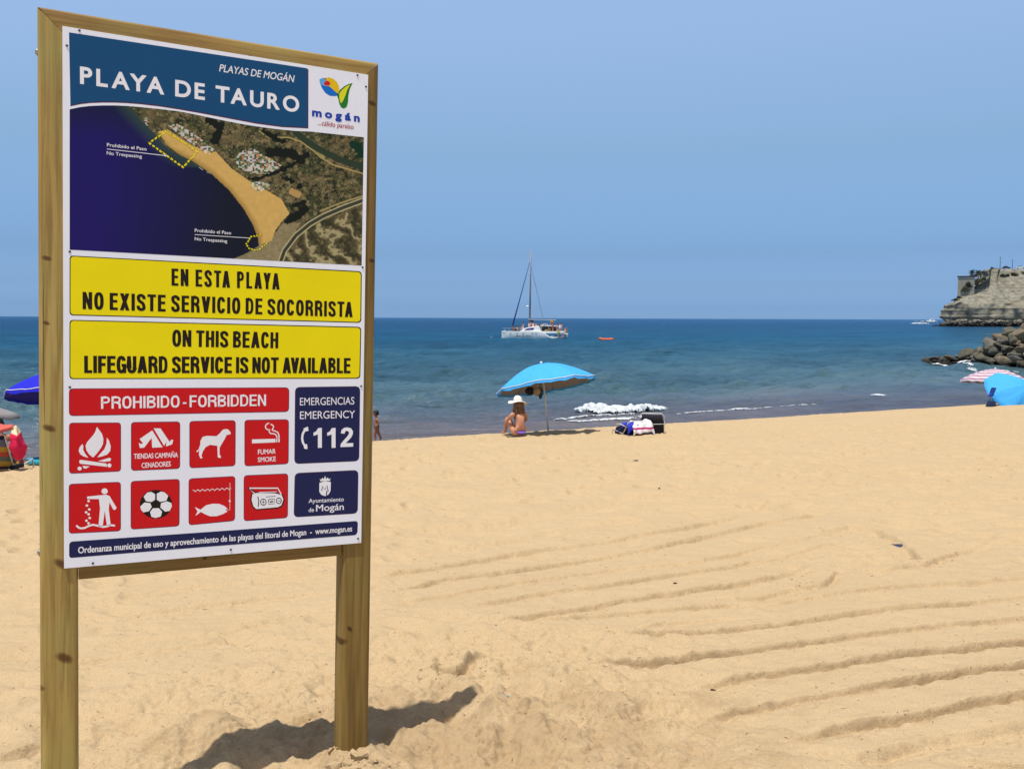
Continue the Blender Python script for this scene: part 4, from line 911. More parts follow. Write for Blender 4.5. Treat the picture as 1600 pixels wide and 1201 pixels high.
# cyan parasol over the seated woman
p = spot(857.5, 21.0)
par, ptop, Q = parasol('parasol', p, 'cyan blue parasol leaning on a white pole beside the woman in the white hat', R=1.19, H=.50, pole=1.60, tilt=.25, az=R_(131), top=CYAN, under=GREYF, poletilt=(-.17, .05), spin=R_(-12), trim=WHITE)
def hang(name, label, cat, px, py, w, h, mat, seed, body=.10):
    """a soft thing hanging by a loop from the parasol ribs"""
    q = at_depth(px, py, 20.95); r = thing(name, q, label, cat); mb = MB(); prof = []
    n, m = 14, 8; rg_ = random.Random(seed); ph = [rg_.uniform(0, 6) for _ in range(3)]; vs_ = []
    for j in range(m+1):
        f = j/m; k = math.sin(math.pi*min(1, f*.82+.12))**.7
        for i in range(n):
            a = 2*math.pi*i/n; rr = k*(1+.13*math.sin(2*a+ph[0]+f*2)+.09*math.sin(5*a+ph[1]))
            vs_.append((math.cos(a)*rr*w/2, math.sin(a)*rr*body, -f*h))
    mb.add(vs_, [(j*n+i, j*n+(i+1) % n, (j+1)*n+(i+1) % n, (j+1)*n+i) for j in range(m) for i in range(n)]+[tuple(range(n)), tuple(m*n+i for i in range(n))])
    mb.build('bag_body' if cat == 'bag' else 'cloth', mat, r, True)
    mb = MB(); mb.tube([(-w*.25, 0, -.02), (-w*.08, 0, .10), (0, 0, .15), (w*.08, 0, .10), (w*.25, 0, -.02)], .008, 6); mb.build('strap', mat, r, True)
hang('hanging_bag', 'black bag hanging left of the pole under the cyan parasol', 'bag', 828, 604.5, .21, .19, BLACKF, 2)
hang('hanging_bag', 'beige straw bag hanging between the black bag and the parasol pole', 'bag', 838.5, 605, .17, .20, cloth('straw', (.40, .27, .16)), 3)
hang('hanging_shirt', 'dark teal cloth hanging against the white pole of the cyan parasol', 'cloth', 844.5, 606, .11, .26, cloth('teal_cloth', (.012, .06, .085)), 4, .05)
SKINW = NT('skin_fair', .5, .35, (.50, .24, .145)); SKINW.b.inputs['Subsurface Weight'].default_value = .05; n = SKINW.noise(SKINW.obj(), 14, 3); SKINW.color(SKINW.ramp(n, [(.3, (.46, .20, .115)), (.7, (.56, .28, .17))])); SKINW = SKINW.m  # paler of the two skin tones
SKIND = NT('skin_tanned', .5, .35); n = SKIND.noise(SKIND.obj(), 14, 3); SKIND.color(SKIND.ramp(n, [(.3, (.27, .105, .055)), (.7, (.34, .14, .08))])); SKIND = SKIND.m
def face(r, c, s, skinm, yaw, hairm=None, hair='short'):
    """head with nose, eyes, ears and mouth; c centre, s head height, yaw facing direction"""
    Rz = Matrix.Rotation(yaw, 3, 'Z')          # local +x = forward
    V = lambda *p: Vector(c)+Rz @ (Vector(p)*s)
    mb = MB(); vs_ = []; NA, NB = 20, 14
    for j in range(NB+1):
        f = j/NB; phi = math.pi*f; z = math.cos(phi)*.5
        for i in range(NA):
            a = 2*math.pi*i/NA; fx = math.cos(a); fy = math.sin(a); k = math.sin(phi)
            jaw = 1-.28*max(0, -z*2-.1); x = fx*k*.42*(jaw if fx > 0 else (1-.25*max(0, -z*2)))+.05*max(0, -z); y_ = fy*k*.34*jaw
            if fx > .9 and abs(z+.02) < .10: x += .06*(1-abs(z+.05)/.12)
            if fx > .7 and abs(z-.08) < .05: x -= .02
            vs_.append(V(x, y_, z))
    mb.add(vs_, [(j*NA+i, j*NA+(i+1) % NA, (j+1)*NA+(i+1) % NA, (j+1)*NA+i) for j in range(NB) for i in range(NA)])
    for sy in (-1, 1): mb.ball(V(-.02, sy*.345, .0), .09*s, 8, 6, (.7, .35, 1), Rz)
    h = mb.build('head', skinm, r, True)
    for sy in (-1, 1):
        mb = MB(); mb.ball(V(.385, sy*.13, .06), .045*s, 8, 6); mb.build('eye', flat('eye_dark', (.03, .02, .02), .2, .5), h, True)
    mb = MB(); mb.ball(V(.37, 0, -.22), .055*s, 8, 5, (.5, 1.5, .4), Rz); mb.build('mouth', flat('lips', (.35, .09, .08), .5), h, True)
    return h
def person(loc, label, yaw, J, E, clothes, skinm, head, hs=.23, scale=1.0, group=None, hairm=None, hairlong=False):
    """J joints (x forward, y left, z up, radius), E edges, clothes: list of (name, joints, edges, material)"""
    r = thing('person', loc, label, 'person', yaw, group); r.scale = (scale,)*3
    skin('body', J, E, skinm, r, 2)
    for nm, j, e, m in clothes: skin(nm, j, e, m, r, 2)
    face(r, head, hs, skinm, 0)
    if hairm:
        c = Vector(head); mb = MB(); vs_ = []; NA, NB = 18, 9
        for j in range(NB+1):
            f = j/NB; phi = f*math.pi*.62
            for i in range(NA):
                a = 2*math.pi*i/NA; cut = 1 if math.cos(a) < .35 else .62; ph = phi*cut; w = 1+.03*math.sin(5*a+j)
                vs_.append(c+Vector((math.cos(a)*math.sin(ph)*.47*w*hs-.02*hs, math.sin(a)*math.sin(ph)*.40*w*hs, math.cos(ph)*.56*hs)))
        mb.add(vs_, [(j*NA+i, j*NA+(i+1) % NA, (j+1)*NA+(i+1) % NA, (j+1)*NA+i) for j in range(NB) for i in range(NA)]); mb.build('hair', hairm, r, True)
    return r
def hand_chain(base, d, down, s=1.0):
    """joint and edge lists for a palm with four fingers and a thumb; base index filled by the caller"""
    d = Vector(d).normalized(); dn = Vector(down).normalized(); side = d.cross(dn).normalized(); js, es = [], []
    palm = Vector(base)+d*.045*s; js.append((*palm, .026*s)); es.append((-1, 0)); k = 1
    for i, ln in enumerate((.062, .072, .068, .052)):
        o_ = palm+side*(.030-.020*i)*s+d*.035*s; p2 = o_+d*ln*.55*s+dn*.012*s; p3 = p2+(d*.6+dn*.8).normalized()*ln*.5*s
        js += [(*o_, .010*s), (*p2, .009*s), (*p3, .0075*s)]; es += [(0, k), (k, k+1), (k+1, k+2)]; k += 3
    t1 = palm+side*.030*s-d*.02*s; t2 = t1+(side*.8+d*.6).normalized()*.035*s; t3 = t2+(d+side*.3+dn*.3).normalized()*.028*s
    js += [(*t1, .012*s), (*t2, .010*s), (*t3, .008*s)]; es += [(0, k), (k, k+1), (k+1, k+2)]
    return js, es
def with_hands(J, E, hands):
    J = list(J); E = list(E)
    for wi, d, dn, s in hands:
        js, es = hand_chain(J[wi][:3], d, dn, s); o_ = len(J); J += js; E += [((wi if a < 0 else a+o_), b+o_) for a, b in es]
    return J, E
# seated woman with a white hat, knees drawn up, seen from behind
J = [(0, 0, .13, (.135, .15)), (-.02, 0, .26, (.105, .125)), (.0, 0, .40, (.10, .135)), (.05, 0, .52, (.075, .11)), (.075, 0, .60, .046), (.10, 0, .66, .048),
     (.06, .17, .52, .052), (.20, .24, .36, .038), (.40, .17, .34, .026),          # left arm 6 7 8
     (.06, -.17, .52, .052), (.20, -.25, .35, .038), (.40, -.16, .33, .026),       # right arm 9 10 11
     (.04, .11, .11, .095), (.38, .14, .41, .062), (.47, .13, .22, .048), (.52, .13, .07, .034), (.66, .14, .035, .026),
     (.04, -.11, .11, .095), (.36, -.16, .36, .062), (.50, -.15, .19, .048), (.58, -.15, .06, .034), (.72, -.16, .035, .026)]
E_ = [(0, 1), (1, 2), (2, 3), (3, 4), (4, 5), (3, 6), (6, 7), (7, 8), (3, 9), (9, 10), (10, 11), (0, 12), (12, 13), (13, 14), (14, 15), (15, 16), (0, 17), (17, 18), (18, 19), (19, 20), (20, 21)]
J, E_ = with_hands(J, E_, [(8, (.8, -.4, -.1), (0, 0, -1), .9), (11, (.8, .4, -.1), (0, 0, -1), .9)])
PURP = cloth('purple_swimwear', (.16, .09, .46)); HAIR = NT('auburn_hair', .5, .4); n = HAIR.noise(HAIR.obj((40, 40, 6)), 1.2, 4); HAIR.color(HAIR.ramp(n, [(.3, (.05, .022, .010)), (.55, (.19, .085, .030)), (.75, (.36, .20, .08))])); HAIR.bump(n, .9, .01); HAIR = HAIR.m
q = spot(813, 20.0)
wom = person(q+Vector((0, 0, -.03)), 'woman in a wide white hat and purple bikini sitting on the sand hugging her knees', R_(116), J, E_,
    [('bikini_bottom', [(-.005, 0, .10, (.15, .165)), (-.02, 0, .17, (.135, .15))], [(0, 1)], PURP), ('bikini_top', [(.03, 0, .41, (.115, .142)), (.035, 0, .44, (.112, .14))], [(0, 1)], PURP)], SKINW, (.125, 0, .755), .215, 1.0)
# long wavy hair as strands
mb = MB(); rg_ = random.Random(3)
for k in range(64):
    a = R_(100)+(k/63)*R_(160); r0 = .085; L_ = rg_.uniform(.32, .44); ph = rg_.uniform(0, 6); pts = []
    for j in range(9):
        f = j/8; w = .022*math.sin(f*9+ph)*f; rr = r0+.035*math.sin(f*2.6)+rg_.uniform(-.004, .004)
        pts.append((.115+math.cos(a)*rr*(1-.1*f)-.035*f+w*.4, math.sin(a)*rr*1.05+w, .80-f*L_))
    mb.tube(pts, [.017, .019, .019, .018, .017, .015, .012, .009, .003], 5)
mb.build('hair', HAIR, wom, True)
HATM = cloth('white_straw', (.80, .76, .68), .05)
mb = MB(); vs_ = []; NA = 32; prof = [(0.001, .135), (.045, .13), (.078, .11), (.094, .07), (.100, .02), (.104, .0), (.15, -.008), (.205, -.030), (.222, -.042)]
for r0, z in prof:
    for i in range(NA): a = 2*math.pi*i/NA; vs_.append((r0*math.cos(a), r0*math.sin(a)*.98, z+(.030*math.sin(2*a+.8)+.014*math.sin(3*a))*max(0, r0-.104)/.118))
mb.add(vs_, [(j*NA+i, j*NA+(i+1) % NA, (j+1)*NA+(i+1) % NA, (j+1)*NA+i) for j in range(len(prof)-1) for i in range(NA)])
hat = thing('sun_hat', (0, 0, 0), 'wide brimmed white sun hat on the head of the seated woman', 'hat'); hat.location = wom.matrix_basis @ Vector((.115, 0, .80)); hat.rotation_euler = (R_(10), R_(8), R_(116))
me = mb.mesh('crown_and_brim', False); o = finish('crown_and_brim', me, HATM, hat, True); s_ = o.modifiers.new('t', 'SOLIDIFY'); s_.thickness = .006
mb = MB(); mb.tube([(math.cos(a)*.1055, math.sin(a)*.1035, .014) for a in np.linspace(0, 2*math.pi, 25)[:-1]], .008, 6, True); mb.build('hat_band', cloth('cream_band', (.55, .45, .36)), hat, True)
# small boy walking along the water line, partly behind the right post
J = [(0, 0, .44, (.075, .09)), (.01, 0, .54, (.068, .08)), (.01, 0, .63, (.062, .085)), (.01, 0, .685, .036), (.015, 0, .71, .036),
     (0, .105, .645, .034), (-.045, .125, .53, .026), (.03, .11, .44, .020), (0, -.105, .645, .034), (-.03, -.13, .53, .026), (.04, -.12, .44, .020),
     (0, .055, .42, .064), (.06, .058, .235, .044), (.04, .058, .08, .030), (.10, .06, .022, .022),
     (-.01, -.055, .42, .064), (-.05, -.058, .24, .044), (-.13, -.058, .09, .030), (-.09, -.06, .022, .022)]
E_ = [(0, 1), (1, 2), (2, 3), (3, 4), (2, 5), (5, 6), (6, 7), (2, 8), (8, 9), (9, 10), (0, 11), (11, 12), (12, 13), (13, 14), (0, 15), (15, 16), (16, 17), (17, 18)]
J, E_ = with_hands(J, E_, [(7, (.3, 0, -.9), (1, 0, 0), .55), (10, (.3, 0, -.9), (1, 0, 0), .55)])
q = spot(587.5, 25.8); q.z = sorted([q.z, SEA-.02])[1] if False else q.z
GRN = cloth('dark_green_trunks', (.02, .045, .02)); HBLK = flat('dark_hair', (.012, .010, .012), .5, .3, .1, 60)
person(q, 'small boy in dark green trunks walking at the water edge beside the right post', R_(195), J, E_, [('swim_trunks', [(0, 0, .50, (.086, .10)), (0, 0, .43, (.088, .10)), (.03, .057, .33, .066), (-.03, -.057, .33, .066)], [(0, 1), (1, 2), (1, 3)], GRN)], SKIND, (.02, 0, .80), .19, 1.02, hairm=HBLK)
# black low chair, and its neighbour under two towels
def low_chair(loc, rz, label, w=.52, hb=.46, lean=.28, seat=.50):
    """chair with back towards -y (local), reclining"""
    r = thing('beach_chair', loc, label, 'chair', rz); back = lambda z: -z*math.tan(lean)*1.0
    for nm, P in (('back_fabric', [(0, .04), (back(.10), .10), (back(hb*.6)-.015, hb*.6), (back(hb), hb-.02)]), ('seat_fabric', [(.0, .055), (seat*.5, .045), (seat, .09)])):
        mb = MB(); ww = w/2-.012; vs_ = []
        N = 8
        for (y_, z_) in P:
            for i in range(N+1): f = i/N*2-1; vs_.append((f*ww*(1 if nm != 'back_fabric' or z_ < hb*.62 else .84), y_-.015*(1-f*f), z_))
        mb.add(vs_, [(j*(N+1)+i, j*(N+1)+i+1, (j+1)*(N+1)+i+1, (j+1)*(N+1)+i) for j in range(len(P)-1) for i in range(N)]); o = mb.build(nm, BLACKF, r, True); s_ = o.modifiers.new('t', 'SOLIDIFY'); s_.thickness = .012
    a = w/2
    mb = MB(); mb.tube([(-a, 0, .03), (-a, back(hb*.5), hb*.5), (-a*.98, back(hb*.9), hb*.9), (-a*.8, back(hb), hb+.01), (a*.8, back(hb), hb+.01), (a*.98, back(hb*.9), hb*.9), (a, back(hb*.5), hb*.5), (a, 0, .03)], .010, 8); mb.build('back_frame', ALU, r, True)
    for s in (-1, 1):
        mb = MB(); mb.tube([(s*a, -.03, .0), (s*a, -.02, .05), (s*a, seat, .10), (s*a, seat+.02, -.03)], .008, 8); mb.build('side_frame', ALU, r, True)
        mb = MB(); mb.tube([(s*(a+.01), back(.22), .22), (s*(a+.01), .12, .25), (s*(a+.01), .30, .23)], .010, 8); mb.build('armrest', ALU, r, True)
    for s in (-1, 1):
        mb = MB(); mb.add([(s*(a-.005), back(.30), .30), (s*(a-.005), 0, .0), (s*(a-.005), seat*.8, .02), (s*(a-.005), .30, .16)], [(0, 1, 2, 3)]); o = mb.build('side_panel', BLACKF, r); s_ = o.modifiers.new('t', 'SOLIDIFY'); s_.thickness = .008
    mb = MB(); mb.add([(-a+.02, back(.1)-.01, .10), (a-.02, back(.1)-.01, .10), (a-.02, -.04, -.02), (-a+.02, -.04, -.02)], [(0, 1, 2, 3)]); o = mb.build('back_skirt', BLACKF, r); s_ = o.modifiers.new('t', 'SOLIDIFY'); s_.thickness = .008
    mb = MB(); mb.tube([(-a, back(.20)-.035, .21), (0, back(.2)-.045, .215), (a, back(.20)-.035, .225)], .006, 6); mb.build('cross_cord', WHITE, r, True)
    return r
q = spot(1020, 19.9); low_chair(q+Vector((0, 0, .01)), R_(-8), 'black low beach chair standing open beside the towel covered one', .54, .45)
q = spot(992, 19.6); ch2 = low_chair(q+Vector((0, 0, .0)), R_(22), 'black low beach chair covered with a blue towel and a striped towel', .56, .33, .62, .46)
def drape(name, label, base, path, w0, w1, mat, rz, seed):
    """towel laid along a path of (y, z) points, x across"""
    r = None; N, rows = 14, len(path); vs_ = []
    P = []
    for a, b in zip(path[:-1], path[1:]):
        for k in range(4): f = k/4; P.append((a[0]*(1-f)+b[0]*f, a[1]*(1-f)+b[1]*f))
    P.append(path[-1]); m = len(P)
    for j, (y_, z_) in enumerate(P):
        for i in range(N+1):
            f = i/N; x_ = w0+(w1-w0)*f; wv_ = .018*math.sin(f*9+j*.35+seed)+.012*math.sin(f*17-j*.5)
            edge = -.10*max(0, abs(f-.5)*2-.72)/.28
            vs_.append((x_, y_+wv_, z_+wv_*.5+edge+.02*math.sin(f*5+seed)))
    mb = MB(); mb.add(vs_, [(j*(N+1)+i, j*(N+1)+i+1, (j+1)*(N+1)+i+1, (j+1)*(N+1)+i) for j in range(m-1) for i in range(N)])
    o = mb.build(name, mat, None, True, loc=base); o.rotation_euler = (0, 0, rz); s_ = o.modifiers.new('t', 'SOLIDIFY'); s_.thickness = .012; tag(o, label, 'towel'); return o
BLUET = cloth('blue_towel', (.03, .045, .52))
drape('towel', 'bright blue towel thrown over the left low chair', q, [(-.30, .12), (-.27, .27), (-.20, .33), (.05, .27), (.25, .12)], -.30, .30, BLUET, R_(22), 1)
st = NT('striped_towel', .85, .1); cx_ = st.n('ShaderNodeTexCoord'); sx_ = st.n('ShaderNodeSeparateXYZ'); st.l(cx_.outputs['Generated'], sx_.inputs[0]); nn = st.noise(cx_.outputs['Generated'], 6, 2)
st.color(st.ramp(st.math('ADD', sx_.outputs['Z'], st.math('MULTIPLY', nn, .05)), [(0, (.78, .72, .74)), (.46, (.78, .70, .72)), (.47, (.50, .03, .17)), (.58, (.52, .03, .19)), (.59, (.78, .73, .74)), (.80, (.74, .68, .70)), (.81, (.80, .78, .78))], 'CONSTANT'))
drape('towel', 'white towel with a magenta stripe lying over the blue towel', q+Vector((0, 0, .02)), [(-.345, .08), (-.325, .20), (-.27, .315), (-.10, .32)], -.20, .33, st.m, R_(22), 2.6)
# left edge: cobalt parasol behind the post, grey-lined parasol beyond the frame edge, striped chair with sitter
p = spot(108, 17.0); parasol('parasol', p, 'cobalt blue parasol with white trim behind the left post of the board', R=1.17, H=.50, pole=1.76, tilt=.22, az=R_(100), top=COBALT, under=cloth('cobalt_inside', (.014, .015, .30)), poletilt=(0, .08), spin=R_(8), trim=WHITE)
p = spot(-72, 18.2); parasol('parasol', p, 'parasol with a grey underside cut off by the left edge of the picture', R=1.18, H=.32, pole=1.36, tilt=.10, az=R_(100), top=GREYF, under=GREYF, poletilt=(0, 0), spin=R_(12))
sm = NT('striped_canvas', .8, .15); cx_ = sm.n('ShaderNodeTexCoord'); sx_ = sm.n('ShaderNodeSeparateXYZ'); sm.l(cx_.outputs['Generated'], sx_.inputs[0])
sm.color(sm.ramp(sx_.outputs['Z'], [(0, (.07, .03, .08)), (.06, (.42, .24, .03)), (.22, (.40, .22, .03)), (.23, (.11, .13, .10)), (.37, (.40, .06, .04)), (.51, (.40, .24, .03)), (.66, (.10, .12, .17)), (.80, (.10, .12, .17)), (.86, (.02, .02, .04))], 'CONSTANT'))
q = spot(-10, 15.2)
r = thing('beach_chair', q, 'striped canvas beach chair at the left edge of the picture', 'chair', R_(-10))
mb = MB(); vs_ = []; N = 10
for j in range(9):
    z_ = .02+j/8*.60; 
    for i in range(N+1): f = i/N*2-1; vs_.append((f*.30, -.02-.18*j/8-.05*(1-f*f)*math.sin(j/8*3), z_-.03*(1-f*f)*(j/8)))
mb.add(vs_, [(j*(N+1)+i, j*(N+1)+i+1, (j+1)*(N+1)+i+1, (j+1)*(N+1)+i) for j in range(8) for i in range(N)]); o = mb.build('back_canvas', sm.m, r, True); s_ = o.modifiers.new('t', 'SOLIDIFY'); s_.thickness = .01
mb = MB(); vs_ = [(x_, y_, z_) for (y_, z_) in ((0, .10), (.2, .07), (.42, .11)) for x_ in (-.29, 0, .29)]; mb.add(vs_, [(0, 1, 4, 3), (1, 2, 5, 4), (3, 4, 7, 6), (4, 5, 8, 7)]); o = mb.build('seat_canvas', sm.m, r, True); s_ = o.modifiers.new('t', 'SOLIDIFY'); s_.thickness = .01
mb = MB(); mb.tube([(-.31, 0, 0), (-.31, -.2, .62), (-.26, -.21, .65), (.26, -.21, .65), (.31, -.2, .62), (.31, 0, 0)], .013, 8); mb.build('back_frame', ALU, r, True)
for s in (-1, 1): mb = MB(); mb.tube([(s*.31, -.10, -.02), (s*.31, .45, .12), (s*.31, .46, -.03)], .012, 8); mb.build('side_frame', ALU, r, True)
mb = MB(); mb.box((.31, .06, .05), (.05, .3, .07)); mb.build('foot_block', BLACKF, r, bevel=.01)
RT = cloth('raspberry_towel', (.60, .018, .07))
def sheet3(name, label, P, mat, cat='towel', th=.014, base=(0, 0, 0), cols=None):
    """draped cloth from a grid of control points, refined"""
    m, n = len(P), len(P[0]); mb = MB(); mb.add([Vector(p)+Vector(base) for row in P for p in row], [(j*n+i, j*n+i+1, (j+1)*n+i+1, (j+1)*n+i) for j in range(m-1) for i in range(n-1)])
    o = mb.build(name, mat, None, True); s = o.modifiers.new('s', 'SUBSURF'); s.subdivision_type = 'SIMPLE'; s.levels = s.render_levels = 3; tx_ = bpy.data.textures.new('folds', 'CLOUDS'); tx_.noise_scale = .10; dm = o.modifiers.new('f', 'DISPLACE'); dm.texture = tx_; dm.strength = .045; s_ = o.modifiers.new('t', 'SOLIDIFY'); s_.thickness = th; tag(o, label, cat); return o
D_ = lambda px, py, Y=14.95: tuple(at_depth(px, py, Y))
tw = NT('raspberry_towel_cream_corner', .85, .1); cx_ = tw.n('ShaderNodeTexCoord'); sx_ = tw.n('ShaderNodeSeparateXYZ'); tw.l(cx_.outputs['Generated'], sx_.inputs[0])
tw.color(tw.ramp(tw.math('ADD', sx_.outputs['Z'], tw.math('MULTIPLY', sx_.outputs['X'], .1)), [(0, (.42, .12, .13)), (.10, (.40, .11, .12)), (.16, (.60, .018, .07)), (.84, (.62, .02, .075)), (.86, (.68, .56, .36)), (.97, (.66, .54, .34))]))
sheet3('towel', 'raspberry red towel with a cream corner hanging from the striped chair', [[D_(18, 667, 14.8), D_(24, 665, 14.9), D_(29, 670, 15.0)], [D_(17, 685, 14.75), D_(26, 684, 14.7), D_(36, 688, 15.0)], [D_(15, 700, 14.8), D_(26, 702, 14.7), D_(41, 697, 14.95)], [D_(21, 710, 14.9), D_(30, 716, 14.8), D_(40, 707, 15.0)], [D_(25, 718, 15.0), D_(30, 720, 14.95), D_(36, 714, 15.0)]], tw.m)
sheet3('towel', 'coral cloth laid over the top of the striped chair', [[D_(-30, 664, 14.9), D_(0, 663, 14.95), D_(22, 665, 14.95)], [D_(-30, 670, 14.7), D_(0, 672, 14.7), D_(20, 667, 14.8)], [D_(-30, 676, 14.72), D_(0, 676, 14.7), D_(17, 671, 14.8)]], cloth('coral_cloth', (.50, .10, .08)))
J = [(0, 0, .16, (.14, .16)), (-.06, 0, .34, (.12, .15)), (-.10, 0, .50, (.11, .165)), (-.11, 0, .60, (.07, .11)), (-.10, 0, .68, .05), (-.09, 0, .72, .05), (-.11, .20, .58, .055), (.06, .25, .38, .040), (.26, .20, .36, .028), (-.11, -.20, .58, .055), (.06, -.25, .38, .040), (.26, -.20, .36, .028), (.06, .10, .15, .10), (.42, .12, .40, .065), (.55, .12, .06, .04), (.68, .12, .04, .03), (.06, -.10, .15, .10), (.42, -.12, .40, .065), (.55, -.12, .06, .04), (.68, -.12, .04, .03)]
E_ = [(0, 1), (1, 2), (2, 3), (3, 4), (4, 5), (3, 6), (6, 7), (7, 8), (3, 9), (9, 10), (10, 11), (0, 12), (12, 13), (13, 14), (14, 15), (0, 16), (16, 17), (17, 18), (18, 19)]
J, E_ = with_hands(J, E_, [(8, (1, 0, 0), (0, 0, -1), .9), (11, (1, 0, 0), (0, 0, -1), .9)])
person(q+Vector((.02, .05, -.03)), 'dark haired person sitting in the striped chair at the left edge', R_(108), J, E_, [('swim_shorts', [(0, 0, .14, (.155, .175)), (.25, .11, .24, .10), (.25, -.11, .24, .10)], [(0, 1), (0, 2)], cloth('navy_shorts', (.02, .03, .09)))], SKIND, (-.07, 0, .80), .225, 1.0, hairm=HBLK)
# turquoise float lying at the crest behind the left post
q = spot(64, 16.2); mb = MB(); mb.tube([(math.cos(a)*.28, math.sin(a)*.20, .05) for a in np.linspace(0, 2*math.pi, 21)[:-1]], .055, 10, True)
o = mb.build('swim_ring', flat('turquoise_vinyl', (.02, .30, .42), .25, .5), None, True, loc=q+Vector((0, 0, .03))); tag(o, 'turquoise swim ring lying on the sand just left of the board post', 'swim ring')
# right edge: cyan parasol blown onto its side, striped parasol behind it, dark bag
q = spot(1607, 28.0)
r, ptop, Q = parasol('parasol', q+Vector((.0, .35, 0)), 'cyan parasol tipped over onto the sand at the right edge of the picture', R=.98, H=.46, pole=.56, tilt=R_(54), az=R_(-62), top=CYAN, under=GREYF, poletilt=(.0, -.30), spin=R_(20), flop=.25)
p = spot(1556, 33.5); STRW = cloth('pale_pink_stripe', (.55, .50, .55)); STRR = cloth('dark_red_stripe', (.34, .17, .22))
parasol('parasol', p, 'red and white striped parasol behind the tipped over cyan one', R=1.18, H=.44, pole=1.30, tilt=.10, az=R_(60), top=STRW, under=GREYF, stripes=STRR, spin=R_(10))
q = spot(1552, 27.6); NAVF = cloth('navy_nylon', (.018, .03, .075))
r = thing('beach_bag', q, 'dark navy bag sitting on the sand left of the tipped over parasol', 'bag', R_(15))
mb = MB(); mb.box((0, 0, .09), (.30, .18, .20), taper=.62); o = mb.build('bag_body', NAVF, r, True, bevel=.03)
mb = MB(); mb.tube([(-.08, 0, .17), (-.03, 0, .26), (.04, 0, .27), (.08, 0, .17)], .010, 6); mb.build('handle', NAVF, r, True)
q2 = at_depth(1551, 606, 27.85); o = sheet3('towel', 'dark blue towel hanging from the left edge of the tipped over parasol', [[(-.05, 0, .0), (.03, .02, .02), (.12, 0, .0)], [(-.07, .03, -.14), (.02, 0, -.13), (.08, .02, -.13)], [(-.12, .02, -.27), (-.04, 0, -.28), (.02, .02, -.24)]], cloth('royal_cloth', (.02, .05, .26)), base=q2)
# scraps on the sand
def scrap(name, label, cat, px, py, size, mat, seed, flatn=.4, lift=.3):
    q = ground(px, py); q = onsand(q.x, q.y); rg_ = random.Random(seed); bm = bmesh.new()
    for k in range(12): v = Vector((rg_.gauss(0, 1), rg_.gauss(0, 1), rg_.gauss(0, 1))).normalized(); bm.verts.new((v.x*size[0]/2, v.y*size[1]/2, v.z*size[2]/2))
    bmesh.ops.convex_hull(bm, input=bm.verts); me = bpy.data.meshes.new(name); bm.to_mesh(me); bm.free()
    o = finish(name, me, mat, None, False, q+Vector((0, 0, size[2]*lift))); o.rotation_euler = (0, 0, rg_.uniform(0, 3)); return tag(o, label, cat)
scrap('bottle_cap', 'pale blue plastic scrap on the sand right of the board shadow', 'plastic scrap', 793, 1099, (.030, .016, .012), flat('pale_blue_plastic', (.22, .36, .42), .4), 1)
scrap('cloth_scrap', 'dark blue scrap half buried in the sand heap on the right', 'scrap', 1402, 847, (.10, .05, .04), flat('dark_blue_scrap', (.03, .04, .09), .6), 2)
scrap('pebble', 'small black pebble in the middle of the smooth sand', 'pebble', 1030, 767, (.035, .03, .025), flat('black_stone', (.02, .018, .016), .6), 3)
scrap('wood_chip', 'dark brown chip lying on the raked sand below the black pebble', 'chip', 1055, 915, (.035, .022, .015), flat('brown_chip', (.06, .025, .015), .7), 4)
scrap('paper_scrap', 'tiny white paper scrap on the sand far right', 'scrap', 1478, 740, (.06, .04, .015), flat('white_paper', (.8, .8, .78), .6), 5)
scrap('seaweed_tuft', 'grey brown weed tuft on the upper middle sand', 'seaweed', 993, 719, (.16, .10, .035), flat('dry_weed', (.16, .13, .09), .8), 6)
scrap('pebble', 'blue glass chip in the sand right of the board', 'pebble', 775, 984, (.014, .010, .008), flat('blue_glass', (.03, .06, .3), .3), 7)
scrap('wood_chip', 'reddish brown crumb by the raked furrow at lower middle', 'chip', 1114, 1076, (.03, .016, .012), flat('brown_chip', (.06, .025, .015), .7), 8)
# nobody could count these: twigs, crumbs and shell bits strewn over the sand
mb = MB(); rg_ = random.Random(11); mts = [flat('twig', (.10, .06, .035), .8), flat('sand_crumb', (.36, .25, .14), .9), flat('shell_bit', (.62, .56, .48), .6)]
cand = []
for k in range(1500):
    py = 640+560*rg_.random()**.8; px = rg_.uniform(-60, 1660); cand.append((px, py, rg_.random()))
P = [ground(a, b) for a, b, _ in cand]; zs = sand_z(np.array([p.x for p in P]), np.array([p.y for p in P]))
for (px, py, kx), p, z_ in zip(cand, P, zs):
    if z_ < -1.45: continue
    s = rg_.uniform(.4, 1.2)*(.42+.055*p.y)
    if kx < .20: 
        mb.cur = 0; a = rg_.uniform(0, 3.14); l = .016*s*rg_.uniform(.4, 1.6); c_, s2 = math.cos(a)*l, math.sin(a)*l; b = rg_.uniform(-.3, .3)*l; mb.tube([(p.x-c_, p.y-s2, z_+.002), (p.x+b, p.y-b, z_+.006*s), (p.x+c_, p.y+s2, z_+.002)], .0013*s, 4)
    elif kx < .9: mb.cur = 1; w_ = .0045*s*rg_.uniform(.5, 1.5); mb.ball((p.x, p.y, z_+w_*.4), w_, 5, 3, (1, rg_.uniform(.6, 1.2), .8))
    else: mb.cur = 2; w_ = .0028*s; mb.ball((p.x, p.y, z_+w_*.3), w_, 5, 3, (1.3, .8, .4))
o = mb.build('beach_litter', mts); tag(o, 'fine twigs, sand crumbs and shell bits strewn over the sand', 'debris', kind='stuff')
